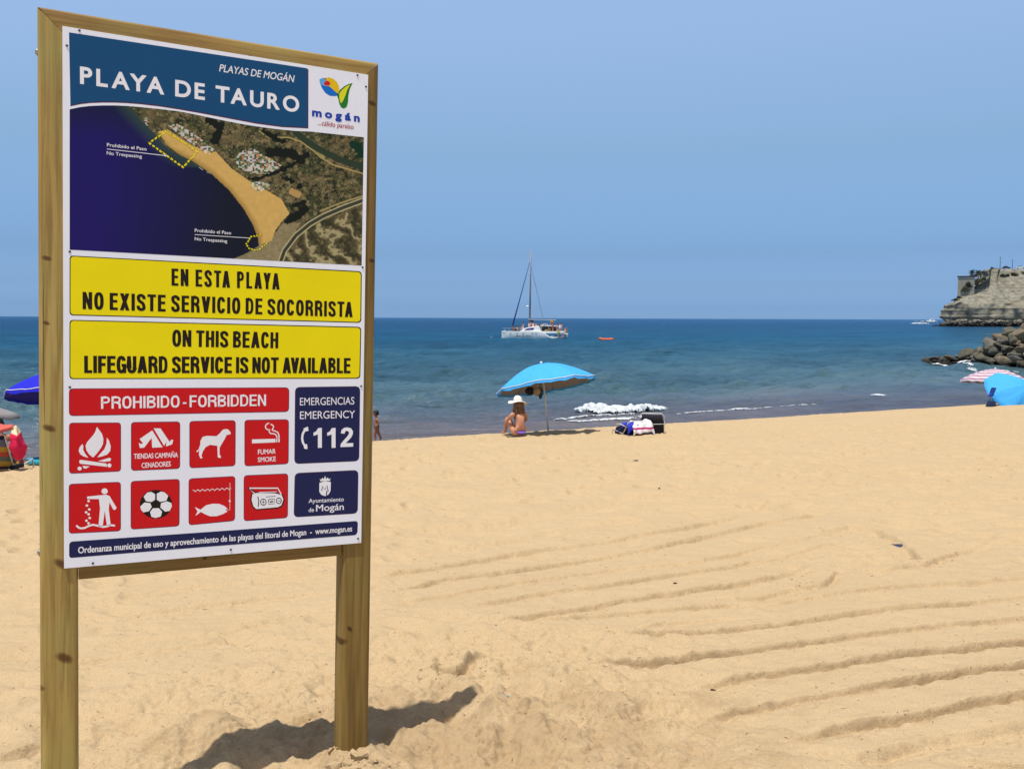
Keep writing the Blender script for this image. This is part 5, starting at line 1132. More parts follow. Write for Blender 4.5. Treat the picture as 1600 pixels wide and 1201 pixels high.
# clods thrown up round the feet of the posts and along the crusts
mb = MB(); rg_ = random.Random(12)
def clods(cx, cy, rad, n, s0):
    pts = [(cx+rg_.gauss(0, rad), cy+rg_.gauss(0, rad*.8)) for _ in range(n)]; zz = sand_z(np.array([a for a, b in pts]), np.array([b for a, b in pts]))
    for (a, b), z_ in zip(pts, zz):
        s = s0*rg_.uniform(.35, 1.3); bm = bmesh.new()
        for k in range(14): v = Vector((rg_.gauss(0, 1), rg_.gauss(0, 1), rg_.gauss(0, 1))).normalized()*s*rg_.uniform(.8, 1.1); bm.verts.new((a+v.x, b+v.y, z_+s*.25+v.z*.75))
        bmesh.ops.convex_hull(bm, input=bm.verts); bm.verts.index_update(); mb.add([v.co[:] for v in bm.verts], [[v.index for v in f.verts] for f in bm.faces]); bm.free()
B_ = BOARD_R; 
for k in range(1): clods(B_.x-.02, B_.y-.12, .045, 9, .034); clods(B_.x+.0, B_.y-.10, .08, 34, .012)
for (a, b, rd, n, s) in ((740, 1035, .09, 30, .008), (690, 1045, .07, 20, .008), (1010, 992, .09, 16, .008), (1270, 918, .12, 24, .009), (640, 1130, .3, 30, .006), (440, 1110, .2, 20, .006), (900, 1110, .3, 16, .006), (1440, 880, .12, 12, .009)):
    g_ = ground(a, b); clods(g_.x, g_.y, rd, n, s)
o = mb.build('sand_clods', sand.data.materials[0], None, False); tag(o, 'small clods of sand round the posts and furrows', 'sand clods', kind='stuff')
# ------------------------------------------------------------------ breakwater of boulders
def rock_mat(name, lo, hi, dk, wetz=None):
    t = NT(name, .85, .2); o_ = t.obj(); n = t.noise(o_, 1.6, 5, .6); n2 = t.noise(o_, 9, 4, .6); c = t.ramp(n, [(.3, lo), (.7, hi)]); c = t.mix(t.ramp(n2, [(.38, .7), (.55, 0)]), c, dk)
    oi = t.n('ShaderNodeObjectInfo'); c = t.mix(t.math('MULTIPLY', oi.outputs['Random'], .42), c, tuple(x*.45 for x in hi))
    if wetz is not None:
        g = t.n('ShaderNodeNewGeometry'); s = t.n('ShaderNodeSeparateXYZ'); t.l(g.outputs['Position'], s.inputs[0]); m = t.n('ShaderNodeMapRange'); m.inputs['From Min'].default_value = wetz; m.inputs['From Max'].default_value = wetz+.6
        t.l(t.math('ADD', s.outputs['Z'], t.math('MULTIPLY', n, .5)), m.inputs['Value']); c = t.mix(m.outputs[0], (.022, .019, .016), c)
    t.color(c); t.bump(n2, .7, .05); return t.m
RK = [rock_mat('boulder_grey', (.10, .098, .082), (.22, .21, .17), (.045, .043, .035), -1.62), rock_mat('boulder_tan', (.16, .125, .078), (.27, .215, .14), (.07, .052, .033), -1.62), rock_mat('boulder_olive', (.085, .08, .058), (.165, .155, .11), (.035, .033, .026), -1.62)]
def boulder_mesh(seed, mat):
    rg_ = random.Random(seed); bm = bmesh.new(); sx, sy, sz = rg_.uniform(.8, 1.25), rg_.uniform(.75, 1.1), rg_.uniform(.55, .85)
    for k in range(17):
        v = Vector((rg_.gauss(0, 1), rg_.gauss(0, 1), rg_.gauss(0, 1))).normalized()*rg_.uniform(.82, 1.05); bm.verts.new((v.x*sx, v.y*sy, v.z*sz))
    bmesh.ops.convex_hull(bm, input=bm.verts); bmesh.ops.bevel(bm, geom=bm.edges, offset=.07, segments=1, affect='EDGES')
    me = bpy.data.meshes.new('boulder'); bm.to_mesh(me); bm.free(); me.materials.append(mat); return me
BM = [boulder_mesh(k+60, RK[k % 3]) for k in range(12)]
tipp = at_z(1446, 569, SEA); bas = at_z(1560, 576, SEA); bkw = thing('breakwater', (bas.x, bas.y, SEA), 'long heap of big grey and tan boulders running into the sea on the right', 'breakwater')
rg_ = random.Random(21)
def bw_ridge(x):
    """crest height above the sea and half width at world x"""
    f = (x-tipp.x)/(1600-1446)*1400/68
    px = 1446+(x-tipp.x)*F/68.0
    top = np.interp(px, [1440, 1478, 1500, 1524, 1545, 1560, 1600, 1700, 1900], [.55, .85, 1.25, 2.2, 3.05, 3.3, 3.5, 3.8, 4.0]); return float(top)
rows = []
xw = tipp.x
while xw < tipp.x+22:
    H_ = bw_ridge(xw); n = max(2, int(H_/.36)+3)
    for k in range(n):
        f = k/(n-1) if n > 1 else 0
        s = rg_.uniform(.42, .80)*(1.0 if H_ > 1.2 else .60)*(.8+.35*f); yy = tipp.y-7.0*(np.clip((xw-tipp.x)/7, 0, 1))+ (-1.0-.95*H_)*(1-f)+H_*.25
        o = bpy.data.objects.new('boulder', rg_.choice(BM)); C.objects.link(o); o.parent = bkw
        o.location = Vector((xw+rg_.uniform(-.25, .25), yy+rg_.uniform(-.2, .2), SEA-.1+f*(H_-s*.35)))-bkw.location; o.scale = (s*rg_.uniform(.9, 1.45)*(1.25 if H_ < 1.2 else 1), s*rg_.uniform(.9, 1.2), s*rg_.uniform(.8, 1.15)*(.75 if H_ < 1.2 else 1)); o.rotation_euler = (rg_.uniform(-.4, .4), rg_.uniform(-.4, .4), rg_.uniform(0, 6.3))
    xw += .56 if H_ > 1.2 else .36
mb = MB(); pr = []
for xw in np.linspace(tipp.x+.3, tipp.x+23, 24):
    H_ = bw_ridge(xw); yy = tipp.y-7.0*(np.clip((xw-tipp.x)/7, 0, 1)); pr.append([(xw, yy-.2-.7*H_, SEA-.5), (xw, yy+.5, SEA+H_*.62), (xw, yy+H_*.9, SEA+H_*.62), (xw, yy+1.5+H_*2.2, SEA-.5)])
V_ = [tuple(Vector(p)-bkw.location) for r_ in pr for p in r_]; mb.add(V_, [(i*4+j, i*4+j+1, (i+1)*4+j+1, (i+1)*4+j) for i in range(len(pr)-1) for j in range(3)]); mb.build('rubble_core', rock_mat('rubble', (.04, .036, .03), (.07, .062, .05), (.02, .018, .015)), bkw)
# ------------------------------------------------------------------ headland
CD = 490.0
def cw(px, py, Y=CD): return at_depth(px, py, Y)
ms = F/CD                                                  # photo pixels per metre there
ct = NT('cliff_rock', .95, .1); g = ct.n('ShaderNodeNewGeometry'); mp_ = ct.n('ShaderNodeMapping'); mp_.inputs['Scale'].default_value = (.05, .05, .45); ct.l(g.outputs['Position'], mp_.inputs[0])
n = ct.noise(mp_.outputs[0], 1.0, 5, .65, .6); n2 = ct.noise(g.outputs['Position'], .35, 6, .68); n3 = ct.noise(g.outputs['Position'], .06, 3)
c = ct.ramp(n2, [(.30, (.105, .098, .074)), (.48, (.215, .20, .155)), (.70, (.35, .33, .265))]); c = ct.mix(ct.ramp(n, [(.34, .6), (.45, 0)]), c, (.11, .085, .06)); c = ct.mix(ct.ramp(n3, [(.5, 0), (.7, .5)]), c, (.26, .235, .17))
sz_ = ct.n('ShaderNodeSeparateXYZ'); ct.l(g.outputs['Position'], sz_.inputs[0]); mm = ct.n('ShaderNodeMapRange'); mm.inputs['From Min'].default_value = -1.4; mm.inputs['From Max'].default_value = 1.5; ct.l(sz_.outputs['Z'], mm.inputs['Value']); c = ct.mix(mm.outputs[0], (.035, .028, .025), c)
ct.color(c); ct.bump(n2, 1.0, 1.2); ct = ct.m
x0 = cw(1478, 497).x
PATH = [(x0+110, 680), (x0+70, 610), (x0+34, 548), (x0+12, 515), (x0+3, 500), (x0+4, 492), (x0+14, 487), (x0+24, 484), (x0+34, 486), (x0+46, 482), (x0+60, 480), (x0+75, 476), (x0+100, 470), (x0+140, 455), (x0+190, 430), (x0+260, 395)]
PATH = np.array(PATH, float); seg = np.hypot(*(PATH[1:]-PATH[:-1]).T); cum = np.concatenate([[0], np.cumsum(seg)]); NS_, NP_ = 420, 150
s_ = np.linspace(0, cum[-1], NS_); bx = np.interp(s_, cum, PATH[:, 0]); by = np.interp(s_, cum, PATH[:, 1])
k5 = np.ones(9)/9; bxs = np.convolve(np.pad(bx, 4, 'edge'), k5, 'valid'); bys = np.convolve(np.pad(by, 4, 'edge'), k5, 'valid')
tx = np.gradient(bxs); ty = np.gradient(bys); l = np.hypot(tx, ty); inx, iny = -ty/l+.5, tx/l; l = np.hypot(inx, iny); inx, iny = inx/l, iny/l          # inland normal
prof = np.array([(-7, -6), (-4.5, -2.6), (-3, -1.2), (-1.6, .3), (-.6, 1.3), (.6, 1.9), (1.0, 2.3), (1.3, 4.0), (1.6, 7), (2.2, 10), (3.2, 12.2), (4.4, 12.9), (7, 15.0), (12, 18.4), (17, 22), (21, 25.0), (24, 27.2), (26, 28.0), (27.2, 30.6), (29.5, 31.6), (45, 31.8), (160, 33.0)])
pd = np.concatenate([[0], np.cumsum(np.hypot(*(prof[1:]-prof[:-1]).T)*np.where(prof[1:, 0] > 29, .12, 1))]); p_ = np.linspace(0, pd[-1], NP_); ins = np.interp(p_, pd, prof[:, 0]); hh = np.interp(p_, pd, prof[:, 1])
INS = np.minimum(ins[None, :]*np.ones((NS_, 1)), np.interp(bys, [487.5, 490], [160, 22])[:, None]); HH = hh[None, :]*np.ones((NS_, 1)); hx = bxs[:, None]*np.ones_like(INS)
X = bxs[:, None]+inx[:, None]*INS; Y = bys[:, None]+iny[:, None]*INS
topz = np.interp(X, [x0-2, x0+1, x0+5, x0+9, x0+14, x0+20, x0+28, x0+34], [10.2, 11.0, 13.5, 15.5, 20, 27, 31.4, 34]); HH = np.where(HH > topz, topz+(HH-topz)*.05, HH)
sc = fbm3((X/9, Y/9, HH/5), 5, 3, .55); colm = np.abs(fbm(s_[:, None]/6.5+0*X, HH/30, 3, 8)); bed = fbm(HH/1.6, s_[:, None]/40+0*X, 3, 12)
wall = np.clip((HH-2)/2, 0, 1)*np.clip((12.8-HH)/1.5, 0, 1); slope = np.clip((HH-12.8)/2, 0, 1)*np.clip((31-HH)/2, 0, 1)
push = sc*1.6*(.35+slope)+wall*((colm-.35)*9.5+bed*.9)+slope*bed*.9
big = 1.4*np.abs(fbm(s_[:, None]/2.0+0*X, p_[None, :]/1.5+0*X, 4, 77))*np.clip((2.6-HH)/1.5, 0, 1)
X = X+inx[:, None]*push; Y = Y+iny[:, None]*push; Zc = HH+sc*.5*slope+big+SEA+.4
me = grid_mesh('cliff', X, Y, Zc); bm = bmesh.new(); bm.from_mesh(me); bmesh.ops.recalc_face_normals(bm, faces=bm.faces)
bm.to_mesh(me); bm.free(); o = finish('cliff', me, ct); tag(o, kind='structure')
# toe rocks
mb = MB(); rg_ = random.Random(31)
for k in range(420):
    f = rg_.random()**1.3; px = 1455+f*260; s = rg_.uniform(.4, 1.5)*(.5 if px < 1478 else 1); q = at_depth(px, 506, 484-rg_.uniform(0, 4)); z_ = SEA+rg_.uniform(-.2, .9 if px < 1475 else 3.2); bm = bmesh.new()
    if px < 1478: q.y = 492+rg_.uniform(-3, 3); q.x = (px-800)/F*q.y; z_ = SEA+rg_.uniform(-.3, .3+(px-1455)*.05)
    for j in range(11): v = Vector((rg_.gauss(0, 1), rg_.gauss(0, 1), rg_.gauss(0, 1))).normalized()*s; bm.verts.new((q.x+v.x*1.2, q.y+v.y, z_+v.z*.7))
    bmesh.ops.convex_hull(bm, input=bm.verts); bm.verts.index_update(); mb.add([v.co[:] for v in bm.verts], [[v.index for v in f_.verts] for f_ in bm.faces]); bm.free()
o = mb.build('shore_rocks', [ct]); tag(o, 'dark tumbled rocks along the foot of the headland', 'rocks', kind='stuff')
mb = MB(); foam(S_((1424, 505.6), (1440, 506), (1452, 506.2)), 3.5, .5, .25, .15, .6, 51, mb); foam(S_((1470, 507.4), (1500, 507.6), (1530, 508), (1570, 508.3), (1620, 508.6)), 2.2, .5, .4, .15, .4, 52, mb); foam(S_((1488, 506.8), (1497, 506.6)), 3, .5, .1, .4, 2.2, 53, mb)
o = mb.build('headland_foam', foam_m, smooth=True); tag(o, 'white wash of waves at the foot of the headland', 'foam', kind='stuff')
# building on the nose
PLA = flat('ochre_render', (.30, .265, .20), .85, .15, .08, .4); ROOFM = flat('roof_brown', (.10, .055, .05), .8); CON = flat('concrete_pale', (.42, .39, .33), .8, .15, .06, .3); GLS = flat('dark_glass', (.03, .04, .05), .15, .5)
q = cw(1497.5, 461, 497); q2 = cw(1522, 432, 497); w = q2.x-q.x; h = q2.z-q.z+1.4
bld = thing('clifftop_building', (q.x+w/2+1.4, 500, q.z-1.4), 'small ochre building with a flat brown roof on the tip of the cliff', 'building', -.46)
mb = MB(); mb.box((0, 0, h/2), (w, 7, h)); mb.build('wall', PLA, bld, bevel=.03)
mb = MB(); mb.box((0, 0, h-.95), (w+.15, 7.15, .5)); mb.build('roof_band', CON, bld)
mb = MB(); mb.box((-.1, -.1, h+.17), (w+.8, 7.8, .34)); mb.build('roof', ROOFM, bld, bevel=.03)
for xx in (-w*.22, w*.2):
    mb = MB(); mb.box((xx, -3.49, h*.35), (1.3, .1, 1.4)); f_ = mb.build('window', CON, bld); mb = MB(); mb.box((xx, -3.545, h*.35), (1.05, .02, 1.15)); mb.build('pane', GLS, f_)
# parapet wall, poles, cars on the road above
q = cw(1552, 420.5, 513); par_ = tag(None or MB().prism([(0, 0), (60, 0.0), (60, 1.1), (0, 1.1)], 0, .4).build('parapet_wall', CON, None, loc=(q.x, 513, q.z-.9)), 'pale low parapet wall along the cliff top road', 'wall')
POLE = flat('pole_wood', (.06, .05, .045), .8)
for (px, top) in ((1562.5, 401.5), (1581.5, 405.5)):
    q = cw(px, 419, 517); h_ = (419-top)/F*517; r = thing('utility_pole', (q.x, 517, q.z-.3), 'left and taller of the two thin poles on the headland' if px < 1570 else 'right and shorter of the two thin poles on the headland', 'pole')
    mb = MB(); mb.tube([(0, 0, -1), (0, 0, h_*.5), (.04, 0, h_+.3)], [.17, .15, .11], 8); mb.build('pole_shaft', POLE, r, True)
    mb = MB(); mb.box((0, 0, h_-.35), (1.5, .1, .12)); mb.build('crossarm', POLE, r)
def car(px, py, label, mat):
    q = cw(px, py, 515.5); r = thing('parked_car', (q.x, 515.5, q.z-.75), label, 'car', -.46); mb = MB()
    mb.prism([(-2.1, .28), (-2.15, .62), (-1.95, .85), (-1.1, .95), (1.25, .92), (1.95, .80), (2.15, .58), (2.12, .28)], -.85, .85); mb.build('body', mat, r, bevel=.05)
    mb = MB(); mb.prism([(-1.75, .93), (-1.25, 1.42), (.35, 1.45), (1.15, .92)], -.72, .72); mb.build('cabin', GLS, r, bevel=.04)
    mb = MB(); mb.prism([(-1.30, 1.42), (-1.15, 1.49), (.3, 1.5), (.42, 1.43)], -.70, .70); mb.build('roof', mat, r)
    for xx in (-1.35, 1.35):
        for yy in (-.82, .82): mb = MB(); mb.lathe([(0, -.1), (.30, -.1), (.31, .1), (0, .1)], 14, Matrix.Translation((xx, yy, .31)) @ Matrix.Rotation(math.pi/2, 4, 'X')); mb.build('wheel', flat('tyre', (.02, .02, .02), .8), r)
car(1594.5, 417.5, 'white parked car on top of the headland at the frame edge', WHITE); car(1572.5, 417.8, 'dark parked car on top of the headland between the poles', flat('car_dark', (.03, .025, .04), .35, .5)); car(1533, 431.6, 'white parked car beside the palms above the cliff building', WHITE)
# palms and bushes
LEAF = [flat('palm_leaf', (.035, .050, .022), .7, .2, .3, 1.0), flat('palm_dead_leaf', (.13, .085, .045), .8, .1, .3, 1.0)]; TRK = flat('palm_trunk', (.11, .085, .06), .9)
def palm(px, pytop, pyb, label, seed, Y=499.0):
    rg_ = random.Random(seed); q = cw(px, pyb, Y); h = (pyb-pytop)/F*Y-1.4; r = thing('palm_tree', (q.x, Y, q.z), label, 'palm tree', 0, 'palms beside the cliff building')
    mb = MB(); mb.tube([(0, 0, -1.5), (.05, 0, h*.5), (0, 0, h)], [.33, .26, .24], 8); mb.build('trunk', TRK, r, True); mb = MB()
    for k in range(64):
        a = rg_.uniform(0, 6.28); e = rg_.uniform(-1.0, 1.25); L_ = rg_.uniform(1.8, 2.9); mb.cur = 1 if e < -.45 else 0; P = []
        for j in range(7): f = j/6; P.append(Vector((math.cos(a)*math.cos(e)*L_*f, math.sin(a)*math.cos(e)*L_*f, h+math.sin(e)*L_*f-1.1*f*f)))
        d = Vector((-math.sin(a), math.cos(a), 0))
        for j in range(6):
            for s in (-1, 1):
                for t_ in (0, .5):
                    c0 = P[j]*(1-t_)+P[j+1]*t_; wl = .85*math.sin(math.pi*(.12+.86*(j+t_)/6)); fw = (P[j+1]-P[j]).normalized()
                    mb.add([c0, c0+fw*.10, c0+d*s*wl+fw*.35-Vector((0, 0, .22*wl+rg_.uniform(0, .15)))], [(0, 1, 2)])
    mb.build('crown', LEAF, r); return r
palm(1518.5, 421.5, 447, 'left of the two close palms beside the ochre cliff building', 1); palm(1527.5, 421.5, 447, 'right of the two close palms beside the ochre cliff building', 2, 500.5)
BUSH = [flat('bush_dark', (.035, .045, .028), .8, .1, .3, .6), flat('bush_grey', (.085, .085, .05), .8, .1, .3, .6)]
def bush(px, py, w, h, label, seed, Y=495.0, m=0):
    rg_ = random.Random(seed); q = cw(px, py, Y); r = thing('bush', q, label, 'bush', 0, 'bushes on the headland'); mb = MB(); mb.cur = m
    for k in range(int(330*w*h/8)+90):
        v = Vector((rg_.gauss(0, 1), rg_.gauss(0, 1), rg_.gauss(0, 1))).normalized()*rg_.uniform(.45, 1.0)**.5; c0 = Vector((v.x*w/2, v.y*w/2.5, abs(v.z)*h*.75+.1)); c0 *= 1+.25*math.sin(3*v.x+seed)*math.cos(4*v.z)
        a = Vector((rg_.gauss(0, 1), rg_.gauss(0, 1), rg_.gauss(0, 1))).normalized(); b = a.orthogonal().normalized(); s = rg_.uniform(.18, .42); mb.add([c0-a*s, c0+b*s*.6, c0+a*s, c0-b*s*.6], [(0, 1, 2, 3)])
    mb.build('foliage', BUSH, r); mb = MB()
    for k in range(4): a = k*1.6+seed; mb.tube([(0, 0, -1.2), (math.cos(a)*w*.18, math.sin(a)*w*.15, h*.35), (math.cos(a)*w*.3, math.sin(a)*w*.25, h*.6)], [.10, .06, .03], 5)
    mb.build('stems', TRK, r)
for k, (px, py, w, h, lb) in enumerate(((1508, 455, 4.2, 3.2, 'lowest dark bush against the wall of the cliff building'), (1514, 449, 4.4, 4.2, 'dark bush under the left palm'), (1521, 446, 4.6, 4.6, 'big dark bush under the two palms'), (1529, 441, 4.2, 3.2, 'dark bush just right of the two palms'), (1536, 438, 3.2, 2.4, 'small bush below the white car by the palms'), (1545, 434, 5.0, 3.2, 'wide dark bush between the palms and the parapet end'), (1551, 431, 3.6, 2.4, 'bush directly below the parapet end'), (1567, 432, 3.4, 1.6, 'low bush below the left pole'), (1585, 430, 4.0, 1.8, 'low bush below the right pole'), (1599, 428, 3.6, 2.2, 'dark bush at the frame edge below the white car'), (1574, 431, 2.4, 1.3, 'small bush between the two low ones under the poles'), (1492, 470, 3.4, 1.6, 'low bush at the nose of the cliff'), (1550, 443, 2.2, 1.0, 'small lone bush on the pale slope'), (1571, 442, 2.0, 1.0, 'tiny lone bush on the slope under the poles'), (1499, 466, 3.0, 1.4, 'low bush between the building foot and the nose'))):
    x_ = cw(px, py, 495).x; bush(px, py, w, h, lb, k+5, 497 if px < 1540 else 508, 0 if k % 3 else 1) if px > 1500 else bush(px, py, w, h, lb, k+5, 492, 0)
# ------------------------------------------------------------------ catamaran
CY = 167.0; kx = CY/F
def K(X, Z): return ((X-50)*kx/13.333, (515-Z)*kx/13.333)           # read off the enlargement: x from the bow, height above water
q = at_depth(783.9, 528.2, CY); cat_ = thing('catamaran', (q.x, CY, SEA), 'large white sailing catamaran with a bare tall mast and people on deck', 'boat')
HW = NT('gelcoat', .35, .4); n = HW.noise(HW.obj(), .8, 4); HW.color(HW.ramp(n, [(.3, (.60, .63, .60)), (.7, (.70, .72, .70))])); HW = HW.m
hp = [K(52, 368), K(300, 372), K(500, 374), K(800, 376), K(900, 395), K(980, 432), K(1050, 492), K(1120, 498), K(1330, 512), K(1340, 522)]
for yy, nm in ((-2.4, 'near'), (2.4, 'far')):
    mb = MB(); V_ = []; xs = [p[0] for p in hp]; NX_ = 30
    for i in range(NX_+1):
        f = i/NX_; x_ = hp[0][0]+(hp[-1][0]-hp[0][0])*f; zt = float(np.interp(x_, xs, [p[1] for p in hp])); b = .62*min(1, (f*6)**.6 if f < .17 else 1)*(1-.15*f); b = max(b, .03); xo = -.10*(1-f)
        for (yy_, z_) in ((-b*.88, zt), (-b, zt*.55), (-b*.8, -.02), (-b*.35, -.5), (b*.35, -.5), (b*.8, -.02), (b, zt*.55), (b*.88, zt)): V_.append((x_, yy+yy_, z_))
    mb.add(V_, [(i*8+j, i*8+(j+1) % 8, (i+1)*8+(j+1) % 8, (i+1)*8+j) for i in range(NX_) for j in range(8)]+[tuple(range(8)), tuple(NX_*8+k for k in range(8))])
    mb.build('hull', HW, cat_, True); shade_auto(bpy.context.scene.objects[-1] if False else [o for o in cat_.children if o.name.startswith('hull')][-1], 40)
    mb = MB()
    for (a, b) in ((1050, 478), (1130, 492), (1220, 498)): x_, z_ = K(a, b); mb.box((x_+.35, yy, z_-.02), (.62, .9, .16))
    mb.build('stern_steps', WHITE, cat_)
mb = MB(); a, b = K(90, 372), K(1340, 398); mb.box(((K(420, 0)[0]+K(1340, 0)[0])/2, 0, K(0, 392)[1]), (K(1340, 0)[0]-K(420, 0)[0], 4.6, .35)); mb.build('bridge_deck', WHITE, cat_, bevel=.05)
mb = MB(); x1, x2 = K(110, 0)[0], K(430, 0)[0]; NET = flat('trampoline_net', (.06, .05, .07), .8); mb.box(((x1+x2)/2, 0, K(0, 372)[1]), (x2-x1, 3.8, .03)); mb.build('trampoline', NET, cat_)
mb = MB(); mb.tube([(x1, -2.4, K(0, 370)[1]), (x1, 2.4, K(0, 370)[1])], .09, 8); mb.build('crossbeam', ALU, cat_, True)
cp = [K(440, 372), K(490, 345), (K(545, 312)), K(640, 288), K(760, 268), K(810, 262), K(840, 300), K(860, 378)]
mb = MB(); mb.prism(cp, -2.0, 2.0); mb.build('cabin', WHITE, cat_, bevel=.10)
mb = MB(); mb.prism([K(508, 352), K(545, 325), K(600, 306), K(715, 300), K(718, 318), K(690, 346), K(600, 350)], -2.03, -1.62); mb.build('window', flat('purple_glass', (.05, .04, .17), .15, .5), cat_)
for X_ in (95, 232, 372, 495, 680, 755):
    mb = MB(); x_, z_ = K(X_, 412 if X_ > 200 else 402); mb.box((x_, -3.0, z_), (.26 if X_ > 200 else .45, .06, .10)); o = mb.build('porthole', flat('porthole_dark', (.10, .11, .14), .3, .5), cat_)
# painted boat name, three short words in dark script that can no longer be read: drawn as the same strokes
mb = MB(); mb.cur = 0; rg_ = random.Random(8)
for (xa, xb) in ((362, 442), (485, 512), (560, 655)):
    pts = []; n_ = int((xb-xa)/7)
    for i in range(n_+1): x_, z_ = K(xa+i*(xb-xa)/n_, 470-(26 if i in (0,) else 0)-8*(i % 2)); pts.append((x_, -3.03, z_))
    mb.tube(pts, .035, 5); x_, z_ = K(xa+4, 440); x2, z2_ = K(xa-2, 490); mb.tube([(x_, -3.03, z_), (x2, -3.03, z2_)], .045, 5)
mb.build('hull_lettering', flat('script_ink', (.03, .06, .07), .5), cat_)
xm = K(622, 0)[0]; zm = (528.2-392)/F*CY
mb = MB(); mb.tube([(xm+.1, 0, K(0, 270)[1]), (xm+.15, 0, zm*.5), (xm+.28, 0, zm)], [.17, .16, .11], 10); mb.build('mast', flat('mast_grey', (.17, .17, .18), .4, .5), cat_, True)
mb = MB(); mb.lathe([(0, 0), (.22, .02), (.26, .14), (.18, .28), (0, .3)], 12, Matrix.Translation((xm-.35, 0, (528.2-480.5)/F*CY))); mb.build('radar_dome', WHITE, cat_, True)
mb = MB(); mb.tube([(xm-.1, -.9, zm*.72), (xm+.1, 0, zm*.73), (xm-.1, .9, zm*.72)], .03, 5); mb.build('spreader', ALU, cat_)
sx_, sz_2 = K(310, 190); fs = ((827-783.9)*kx, (528.2-411)*kx)
BLU = flat('furled_sail_blue', (.015, .045, .22), .7); mb = MB(); x_, z_ = K(280, 250); mb.tube([(x_, 0, z_), (x_+.35*(fs[0]-x_), 0, z_+.35*(fs[1]-z_)), (fs[0], 0, fs[1])], [.14, .10, .05], 8); mb.build('furled_foresail', BLU, cat_, True)
WIRE = flat('rigging_wire', (.12, .14, .18), .5)
for yy in (-2.3, 2.3):
    mb = MB(); mb.tube([(xm+.25, 0, (528.2-415)*kx), ((853-783.9)*kx, yy, K(0, 385)[1])], .022, 4); mb.build('shroud', WIRE, cat_)
x_, z_ = K(600, 132); x2, z2_ = K(1178, 140)
mb = MB(); mb.box(((x_+x2)/2, 0, (z_+z2_)/2), (x2-x_, .5, .10), Matrix.Rotation(R_(.8), 3, 'Y')); mb.build('boom', flat('boom_cover', (.50, .47, .45), .7), cat_, bevel=.03)
mb = MB(); a, b = K(660, 165); mb.ball((a, 0, b), .45, 10, 8, (1.0, .5, .5)); mb.build('sail_bag', flat('sail_bag_dark', (.03, .028, .035), .8), cat_, True)
x_, z_ = K(860, 252); x2, z2_ = K(1215, 272); mb = MB(); mb.box(((x_+x2)/2, 0, (z_+z2_)/2), (x2-x_, 4.0, .12), Matrix.Rotation(R_(3), 3, 'Y')); mb.build('cockpit_roof', WHITE, cat_, bevel=.04)
mb = MB(); a, b = K(930, 215); mb.tube([(K(870, 0)[0], -1, K(0, 250)[1]), (a, -1, b), (K(1010, 0)[0], -1, K(0, 240)[1])], .04, 6); mb.build('grab_rail', ALU, cat_)
for X_ in (870, 1010, 1205):
    for yy in (-1.9, 1.9): mb = MB(); a, b = K(X_, 385); mb.tube([(a, yy, b), (a, yy, K(0, 262)[1])], .035, 6); mb.build('roof_post', ALU, cat_)
mb = MB(); mb.box(((K(870, 0)[0]+K(1200, 0)[0])/2, .6, K(0, 330)[1]), (K(1190, 0)[0]-K(880, 0)[0], 2.0, .9)); mb.build('cockpit_seating', flat('cockpit_dark', (.10, .065, .05), .8), cat_, bevel=.05)
mb = MB(); a, b = K(965, 368); mb.tube([(a+.22*math.cos(t_), -2.1, b+.22*math.sin(t_)) for t_ in np.linspace(0, 6.28, 17)[:-1]], .07, 6, True); mb.build('life_ring', flat('ring_yellow', (.62, .55, .18), .6), cat_, True)
mb = MB(); V_ = []; a, b = K(1062, 128)
FL = [flat('flag_red', (.50, .03, .02), .8), flat('flag_yellow', (.65, .42, .03), .8)]
for i, (w_, m_) in enumerate(((.16, 0), (.30, 1), (.16, 0))):
    z0 = b-sum((.16, .30, .16)[:i]); V_ = [(a+j*.12, -.05+.05*math.sin(j*1.2), z0-k*w_-.02*j) for k in (0, 1) for j in range(6)]; mb.cur = m_; mb.add(V_, [(j, j+1, 7+j, 6+j) for j in range(5)])
mb.build('flag', FL, cat_); mb = MB(); mb.tube([(a, -.05, b+.15), (a+.05, -.05, K(0, 400)[1])], .02, 5); mb.build('flagstaff', ALU, cat_)
for X_ in range(120, 640, 85):
    mb = MB(); a, b = K(X_, 372); mb.tube([(a, -2.9, b), (a, -2.9, b+.55)], .018, 5); mb.build('stanchion', ALU, cat_)
mb = MB(); mb.tube([(K(70, 0)[0], -2.9, K(0, 372)[1]+.55), (K(640, 0)[0], -2.9, K(0, 372)[1]+.55)], .012, 4); mb.build('lifeline', ALU, cat_)
for X_ in (150, 60):
    pass
